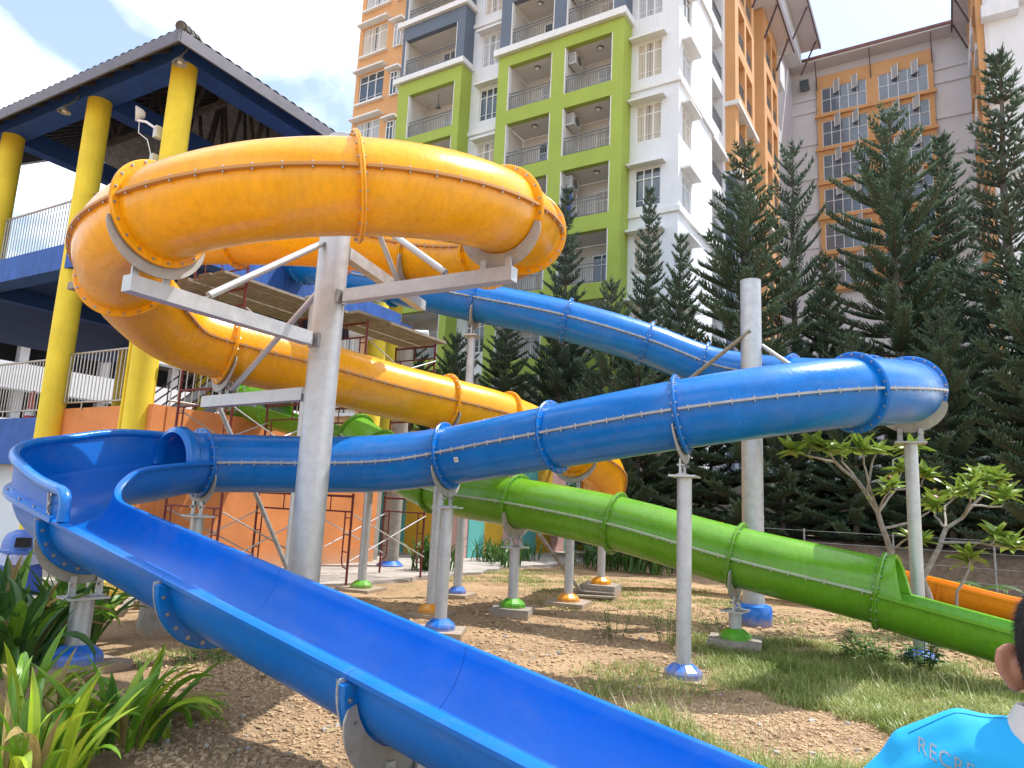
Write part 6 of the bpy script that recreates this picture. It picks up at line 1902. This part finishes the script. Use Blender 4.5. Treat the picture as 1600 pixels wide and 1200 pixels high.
weed(-6.6, 5.0, 0.12, 22, 'flat weed patch beside the wide blue foot', 66, 0.08, 0.4)
weed(-5.9, 5.4, 0.10, 14, 'flat weed patch in the shadow under the flume', 67, 0.06, 0.4)
# cycad-like palm seedlings behind the orange flume
def palm(x, y, z, label, seed, L=0.9):
    r_ = random.Random(seed); root = thing('palm_seedling', label, 'plant', (x, y, z), 'small feathery palms by the earth bank')
    for f_ in range(9):
        a = f_ * 0.7 + r_.random(); mb = MB(); pts = []
        for i in range(9):
            t = i / 8; pts.append(Vector((x + math.cos(a) * L * 0.8 * t, y + math.sin(a) * L * 0.8 * t, z + L * (0.9 * t - 0.6 * t * t))))
        mb.tube(pts, 0.008, 4, caps=False)
        for i in range(1, 9):
            d = (pts[i] - pts[i - 1]).normalized(); sd = d.cross(Vector((0, 0, 1))).normalized()
            for sg in (-1, 1):
                for h_ in (0, 0.5):
                    c_ = pts[i].lerp(pts[i - 1], h_); e = c_ + sd * sg * 0.24 * (1 - 0.5 * i / 9) + d * 0.12 + Vector((0, 0, -0.05))
                    mb.add([c_ - d * 0.018, c_ + d * 0.018, e], [(0, 1, 2)])
        part('frond', mb, M['weed'], root, recalc=False)
palm(-0.5, 17.6, 0.2, 'feathery palm seedling behind the post beside the blue loop', 71, 1.3)
palm(0.2, 18.1, 0.2, 'feathery palm seedling nearest the frangipani stem', 72, 1.2)
palm(-1.2, 18.3, 0.1, 'feathery palm seedling partly hidden by the green tube', 73, 1.3)

# ================================================================== PERSON
def to_mesh_remeshed(mb, voxel, smooth=8, name='body'):
    me = mesh_of(mb, [M['dark']], recalc=True, name=name)
    o = bpy.data.objects.new('tmp', me); COL.objects.link(o)
    m1 = o.modifiers.new('r', 'REMESH'); m1.mode = 'VOXEL'; m1.voxel_size = voxel
    m2 = o.modifiers.new('s', 'SMOOTH'); m2.iterations = smooth; m2.factor = 0.5
    dg = bpy.context.evaluated_depsgraph_get()
    out = bpy.data.meshes.new_from_object(o.evaluated_get(dg))
    bpy.data.objects.remove(o); bpy.data.meshes.remove(me)
    out.polygons.foreach_set('use_smooth', [True] * len(out.polygons))
    out.materials.clear()
    return out
def rings(mb, L, n=28, e=1.0):
    rows = []
    for z, cx, cy, rx, ry in L:
        rows.append([(cx + rx * math.copysign(abs(math.cos(2 * PI * i / n)) ** e, math.cos(2 * PI * i / n)), cy + ry * math.copysign(abs(math.sin(2 * PI * i / n)) ** e, math.sin(2 * PI * i / n)), z) for i in range(n)])
    mb.grid(rows, close=True); mb.add(rows[0], [tuple(range(n))]); mb.add(rows[-1], [tuple(range(n))])
def ell(mb, c, r, n=16):
    rows = []
    for i in range(1, 12):
        a = PI * i / 12
        rows.append([(c[0] + r[0] * math.sin(a) * math.cos(2 * PI * j / n), c[1] + r[1] * math.sin(a) * math.sin(2 * PI * j / n), c[2] - r[2] * math.cos(a)) for j in range(n)])
    mb.grid(rows, close=True); mb.add(rows[0], [tuple(range(n))]); mb.add(rows[-1], [tuple(range(n))])
person = thing('person', 'person in a sky blue polo shirt seen from behind, short black hair', 'person', (0.168, 1.462, -0.015))
OFF[person.name] = (0, 0, 0)
# local: x to the right, y the way the person faces
bm_ = MB()
rings(bm_, [(0.86, 0, 0, 0.15, 0.105), (0.95, 0, 0, 0.17, 0.12), (1.08, 0, 0, 0.155, 0.11), (1.28, 0, 0.005, 0.18, 0.12), (1.40, 0, 0.0, 0.185, 0.11), (1.46, 0, -0.005, 0.15, 0.085), (1.49, 0, -0.005, 0.085, 0.065)])
rings(bm_, [(1.43, 0, -0.015, 0.064, 0.062), (1.50, 0, -0.01, 0.060, 0.062), (1.56, 0, 0.0, 0.060, 0.066), (1.59, 0, 0.01, 0.060, 0.068)])
rings(bm_, [(1.490, 0, 0.075, 0.022, 0.018), (1.50, 0, 0.065, 0.040, 0.035), (1.53, 0, 0.042, 0.060, 0.062), (1.57, 0, 0.018, 0.069, 0.088), (1.62, 0, 0.012, 0.075, 0.097), (1.66, 0, 0.008, 0.075, 0.096), (1.69, 0, 0.005, 0.066, 0.085), (1.712, 0, 0.004, 0.045, 0.06), (1.72, 0, 0.004, 0.015, 0.02)])
bm_.tube([(0, 0.105, 1.615), (0, 0.122, 1.585), (0, 0.112, 1.572)], [0.008, 0.014, 0.012], 8)          # nose
ell(bm_, (0, 0.098, 1.537), (0.022, 0.012, 0.009))                                                  # mouth
for sg in (-1, 1):
    bm_.tube([(sg * 0.15, 0, 1.425), (sg * 0.215, -0.01, 1.38), (sg * 0.25, -0.02, 1.25), (sg * 0.268, -0.02, 1.12), (sg * 0.272, 0.03, 0.98), (sg * 0.268, 0.075, 0.87)], [0.055, 0.056, 0.047, 0.040, 0.036, 0.026], 14)
    ell(bm_, (sg * 0.265, 0.095, 0.815), (0.022, 0.042, 0.055))
    for q, (oy, L) in enumerate(((0.062, 0.070), (0.083, 0.080), (0.104, 0.078), (0.124, 0.062))):
        b_ = Vector((sg * 0.262, oy + 0.005, 0.785))
        bm_.tube([b_, b_ + Vector((-sg * 0.006, 0.004, -L * 0.45)), b_ + Vector((-sg * 0.020, 0.004, -L * 0.8)), b_ + Vector((-sg * 0.036, 0.003, -L * 0.95))], [0.0105, 0.0098, 0.009, 0.007], 8)
    bm_.tube([(sg * 0.258, 0.115, 0.84), (sg * 0.245, 0.150, 0.815), (sg * 0.235, 0.158, 0.785), (sg * 0.228, 0.155, 0.765)], [0.015, 0.012, 0.010, 0.008], 8)
    bm_.tube([(sg * 0.088, 0, 0.93), (sg * 0.098, 0.01, 0.72), (sg * 0.10, 0.012, 0.50), (sg * 0.105, -0.01, 0.34), (sg * 0.108, -0.01, 0.10)], [0.085, 0.078, 0.056, 0.055, 0.038], 16)
    bm_.tube([(sg * 0.108, -0.04, 0.05), (sg * 0.112, 0.06, 0.045), (sg * 0.118, 0.17, 0.032)], [0.042, 0.042, 0.026], 12)
    # ear: a flared shell with a rolled rim and a lobe
    A0 = Vector((sg * 0.070, 0.010, 1.588)); od = Vector((sg * 0.92, -0.40, 0)) * 1.2; nn = Vector((sg * 0.40, 0.92, 0))
    out_ = [(-0.004, 0.024), (0.010, 0.033), (0.022, 0.0335), (0.032, 0.025), (0.0345, 0.010), (0.032, -0.005), (0.026, -0.017), (0.021, -0.028), (0.013, -0.034), (0.004, -0.031), (-0.004, -0.02)]
    pts = [A0 + od * w_ + Vector((0, 0, z_)) for w_, z_ in out_]
    bm_.prism([p - nn * 0.006 for p in pts], nn * 0.012)
    bm_.tube(pts[:9], 0.0062, 8)
    ell(bm_, A0 + od * 0.008, (0.018, 0.016, 0.024))
body_me = to_mesh_remeshed(bm_, 0.0034, 3)
skin = mat('skin', (0.36, 0.17, 0.105), rough=0.5, var=0.12, vscale=22, bump=0.12, bscale=300)
sb = skin.node_tree.nodes['Principled BSDF']; sb.inputs['Subsurface Weight'].default_value = 0.25; sb.inputs['Subsurface Radius'].default_value = (0.012, 0.004, 0.002)
body_me.materials.append(skin)
part('body', body_me, None, person)
for sg in (-1, 1):
    eb = MB(); ell(eb, (sg * 0.031, 0.092, 1.610), (0.011, 0.009, 0.008)); part('eye', eb_m if False else mesh_of(eb, M['win_frame'], name='eye'), None, person)
# shirt
sm_ = MB()
rings(sm_, [(0.84, 0, 0, 0.185, 0.135), (0.95, 0, 0, 0.188, 0.138), (1.08, 0, -0.005, 0.182, 0.132), (1.20, 0, -0.004, 0.192, 0.135), (1.30, 0, 0.0, 0.205, 0.136), (1.38, 0, -0.004, 0.222, 0.130), (1.43, 0, -0.006, 0.222, 0.115), (1.465, 0, -0.008, 0.195, 0.098), (1.488, 0, -0.008, 0.145, 0.082), (1.506, 0, -0.008, 0.085, 0.072)], e=0.92)
for sg in (-1, 1):
    sm_.tube([(sg * 0.05, -0.006, 1.45), (sg * 0.15, -0.008, 1.442), (sg * 0.215, -0.012, 1.402), (sg * 0.272, -0.016, 1.335), (sg * 0.318, -0.02, 1.245), (sg * 0.350, -0.02, 1.16)], [0.066, 0.072, 0.073, 0.070, 0.068, 0.072], 18)
shirt_me = to_mesh_remeshed(sm_, 0.007, 10, 'shirt')
shirt_m = mat('sky_blue_knit', (0.012, 0.33, 0.66), rough=0.75, var=0.10, vscale=7, bump=0.35, bscale=9, fine=0.05, fscale=500, spec=0.3)
shirt_me.materials.append(shirt_m)
shirt_me.update()
nrm_ = [v.normal.copy() for v in shirt_me.vertices]
for v, n_ in zip(shirt_me.vertices, nrm_):                     # soft cloth folds: from the armholes and sagging across the back
    x, y, z = v.co
    f_ = 0.0045 * math.sin((abs(x) * 0.9 + z * 1.25) * 62 + 1.3 * math.sin(z * 21)) * max(0, min(1, (abs(x) - 0.07) / 0.12))
    f_ += 0.0035 * math.sin(z * 55 + 3.0 * x / 0.2 + math.sin(x * 31)) * max(0, min(1, (1.40 - z) / 0.18))
    f_ += 0.0025 * math.sin(x * 75 + z * 18) * max(0, min(1, (1.46 - z) / 0.1))
    v.co = v.co + n_ * f_
shirt_me.update()
shirt = part('shirt', shirt_me, None, person)
# shoulder seam and back yoke crease
def on_shirt(bvh, p, d):
    h = bvh.ray_cast(Vector(p), Vector(d)); return h[0], h[1]
from mathutils.bvhtree import BVHTree
bvh = BVHTree.FromPolygons([v.co for v in shirt_me.vertices], [tuple(p.vertices) for p in shirt_me.polygons])
mb = MB(); pts = []
for i in range(16):
    t = i / 15
    x = -0.095 - 0.145 * t; 
    loc_, nor = on_shirt(bvh, (x, -0.016 - 0.022 * t, 1.8), (0, 0, -1))
    if loc_: pts.append(loc_ + nor * 0.0005)
if len(pts) > 3: mb.tube(pts, 0.0009, 6); part('shoulder_seam', mb, mat('seam_blue', (0.008, 0.20, 0.42), rough=0.8), shirt)
mb = MB(); pts = []
for i in range(14):
    t = i / 13; z = 1.43 - 0.28 * t; loc_, nor = on_shirt(bvh, (-0.200 + 0.012 * t, -0.5, z), (0, 1, 0))
    if loc_: pts.append(loc_ + nor * 0.0005)
if len(pts) > 3: mb.tube(pts, 0.0008, 6); part('sleeve_seam', mb, mat('seam_blue_side', (0.008, 0.20, 0.42), rough=0.8), shirt)
# lettering across the back
cu = bpy.data.curves.new('lettering', 'FONT'); cu.body = 'RECREATION'; cu.size = 0.036; cu.space_character = 1.12; cu.extrude = 0.0
to = bpy.data.objects.new('tmp_text', cu); COL.objects.link(to)
dg = bpy.context.evaluated_depsgraph_get()
tm = bpy.data.meshes.new_from_object(to.evaluated_get(dg)); bpy.data.objects.remove(to)
bmt = bmesh.new(); bmt.from_mesh(tm); bmesh.ops.subdivide_edges(bmt, edges=[e for e in bmt.edges if e.calc_length() > 0.008], cuts=2); bmesh.ops.triangulate(bmt, faces=bmt.faces); bmt.to_mesh(tm); bmt.free()
xs_ = [v.co.x for v in tm.vertices]; x0_, x1_ = min(xs_), max(xs_)
for v in tm.vertices:
    t = (v.co.x - x0_) / (x1_ - x0_)
    lx = -0.224 + 0.165 * t; lz = 1.446 + v.co.y * 0.80 - 0.035 * t
    loc_, nor = on_shirt(bvh, (lx, -0.5, lz), (0, 1, 0))
    if loc_: v.co = loc_ + nor * 0.0012
tm.materials.clear(); tm.materials.append(mat('lettering_grey', (0.20, 0.25, 0.29), rough=0.6))
part('lettering', tm, None, shirt)
# collar, cream with a rolled fold
mb = MB(); rows = []
for i in range(41):
    a = rad(90 + 12) + (2 * PI - rad(24)) * i / 40
    c_, s_ = math.cos(a), math.sin(a)
    bk_ = 0.5 - 0.5 * s_                        # 1 at the back
    prof = ((0.080, 1.470), (0.074, 1.512 + 0.016 * bk_), (0.076, 1.526 + 0.016 * bk_), (0.084, 1.528 + 0.016 * bk_), (0.100, 1.505), (0.112, 1.478), (0.110, 1.474), (0.094, 1.488))
    rows.append([(r_ * 1.05 * c_, -0.008 + r_ * 0.92 * s_, z_) for r_, z_ in prof])
mb.grid(rows, close=True); mb.add(rows[0], [tuple(range(8))]); mb.add(rows[-1], [tuple(range(8))])
part('collar', mesh_of(mb, mat('collar_cream', (0.55, 0.52, 0.49), rough=0.85, var=0.05, vscale=12, bump=0.3, bscale=300), name='collar', angle=60), None, shirt)
# trousers and shoes
mb = MB()
rings(mb, [(0.80, 0, 0, 0.175, 0.13), (0.93, 0, 0, 0.176, 0.128), (1.00, 0, 0, 0.168, 0.122)])
for sg in (-1, 1): mb.tube([(sg * 0.088, 0, 0.90), (sg * 0.098, 0.01, 0.72), (sg * 0.102, 0.012, 0.50), (sg * 0.106, -0.01, 0.30), (sg * 0.108, -0.01, 0.08)], [0.098, 0.095, 0.078, 0.072, 0.068], 18)
tr_me = to_mesh_remeshed(mb, 0.012, 6, 'trousers'); tr_me.materials.append(mat('dark_trousers', (0.02, 0.022, 0.03), rough=0.85)); part('trousers', tr_me, None, person)
for sg in (-1, 1):
    mb = MB(); mb.tube([(sg * 0.108, -0.06, 0.055), (sg * 0.11, 0.04, 0.058), (sg * 0.118, 0.13, 0.048), (sg * 0.12, 0.20, 0.036)], [0.045, 0.052, 0.047, 0.03], 14); part('shoe', mesh_of(mb, M['rubber'], name='shoe'), None, person)
# hair: a cap that follows the skull, with short strands
hm_ = MB(); rows = []
rr_ = random.Random(4)
HV, HF = [], []
def head_pt(az, z):
    if z >= 1.628:
        q = min(1.0, (z - 1.628) / 0.098); k = max(0, 1 - q ** 2.7) ** (1 / 2.7)
        return Vector((0.0830 * k * math.sin(az), 0.008 - 0.1040 * k * math.cos(az), z))
    q = (1.628 - z) / 0.10; k = 1 - 0.05 * q - 0.17 * q * q
    return Vector((0.0830 * k * math.sin(az), 0.008 * (1 - q) - 0.004 * q - 0.1040 * (k - 0.04 * q) * math.cos(az), z))
def hair_low(azd):
    a = abs(azd); P_ = [(0, 1.522), (40, 1.524), (58, 1.528), (70, 1.538), (78, 1.556), (84, 1.605), (89, 1.624), (98, 1.626), (106, 1.612), (118, 1.62)]
    return float(np.interp(a, [x for x, _ in P_], [y for _, y in P_]))
for i in range(19):
    v = i / 18; row = []
    for j in range(49):
        azd = -118 + 236 * j / 48
        zl = hair_low(azd)
        z = 1.7258 - (1.7258 - zl) * (v ** 1.6 if v < 1 else 1)
        row.append(head_pt(rad(azd), z))
    rows.append(row)
hm_.grid(rows)
cap_me = mesh_of(hm_, mat('black_hair', (0.009, 0.008, 0.008), rough=0.55, bump=0.8, bscale=260, stretch=(1, 1, 0.25), var=0.5, vscale=60), name='hair', angle=80)
hair = part('hair', cap_me, None, person)
for _ in range(9000):
    i, j = rr_.uniform(0, 17.99), rr_.uniform(0, 47.99)
    a, b_ = int(i), int(j); fu, fv = i - a, j - b_
    p = rows[a][b_].lerp(rows[a + 1][b_], fu).lerp(rows[a][b_ + 1].lerp(rows[a + 1][b_ + 1], fu), fv)
    nrm = (p - Vector((0, 0.005, 1.615))).normalized()
    dn = (rows[a + 1][b_] - rows[a][b_]); dn = dn.normalized() if dn.length > 1e-6 else Vector((0, 0, -1))
    d = (dn * 0.8 + nrm * rr_.uniform(0.2, 0.6) + Vector((rr_.uniform(-.3, .3), rr_.uniform(-.3, .3), 0))).normalized()
    L = rr_.uniform(0.007, 0.020) * (0.45 if a > 14 else 1); w_ = d.cross(nrm).normalized() * 0.0007
    b0 = len(HV); HV.extend([p - w_, p + w_, p + d * L]); HF.append((b0, b0 + 1, b0 + 2))
hs_ = bpy.data.meshes.new('strands'); hs_.from_pydata([tuple(v) for v in HV], [], HF); hs_.materials.append(cap_me.materials[0])
hso = part('strands', hs_, None, hair); hso['kind'] = 'stuff'
person.rotation_euler = (0, 0, rad(-3.0))
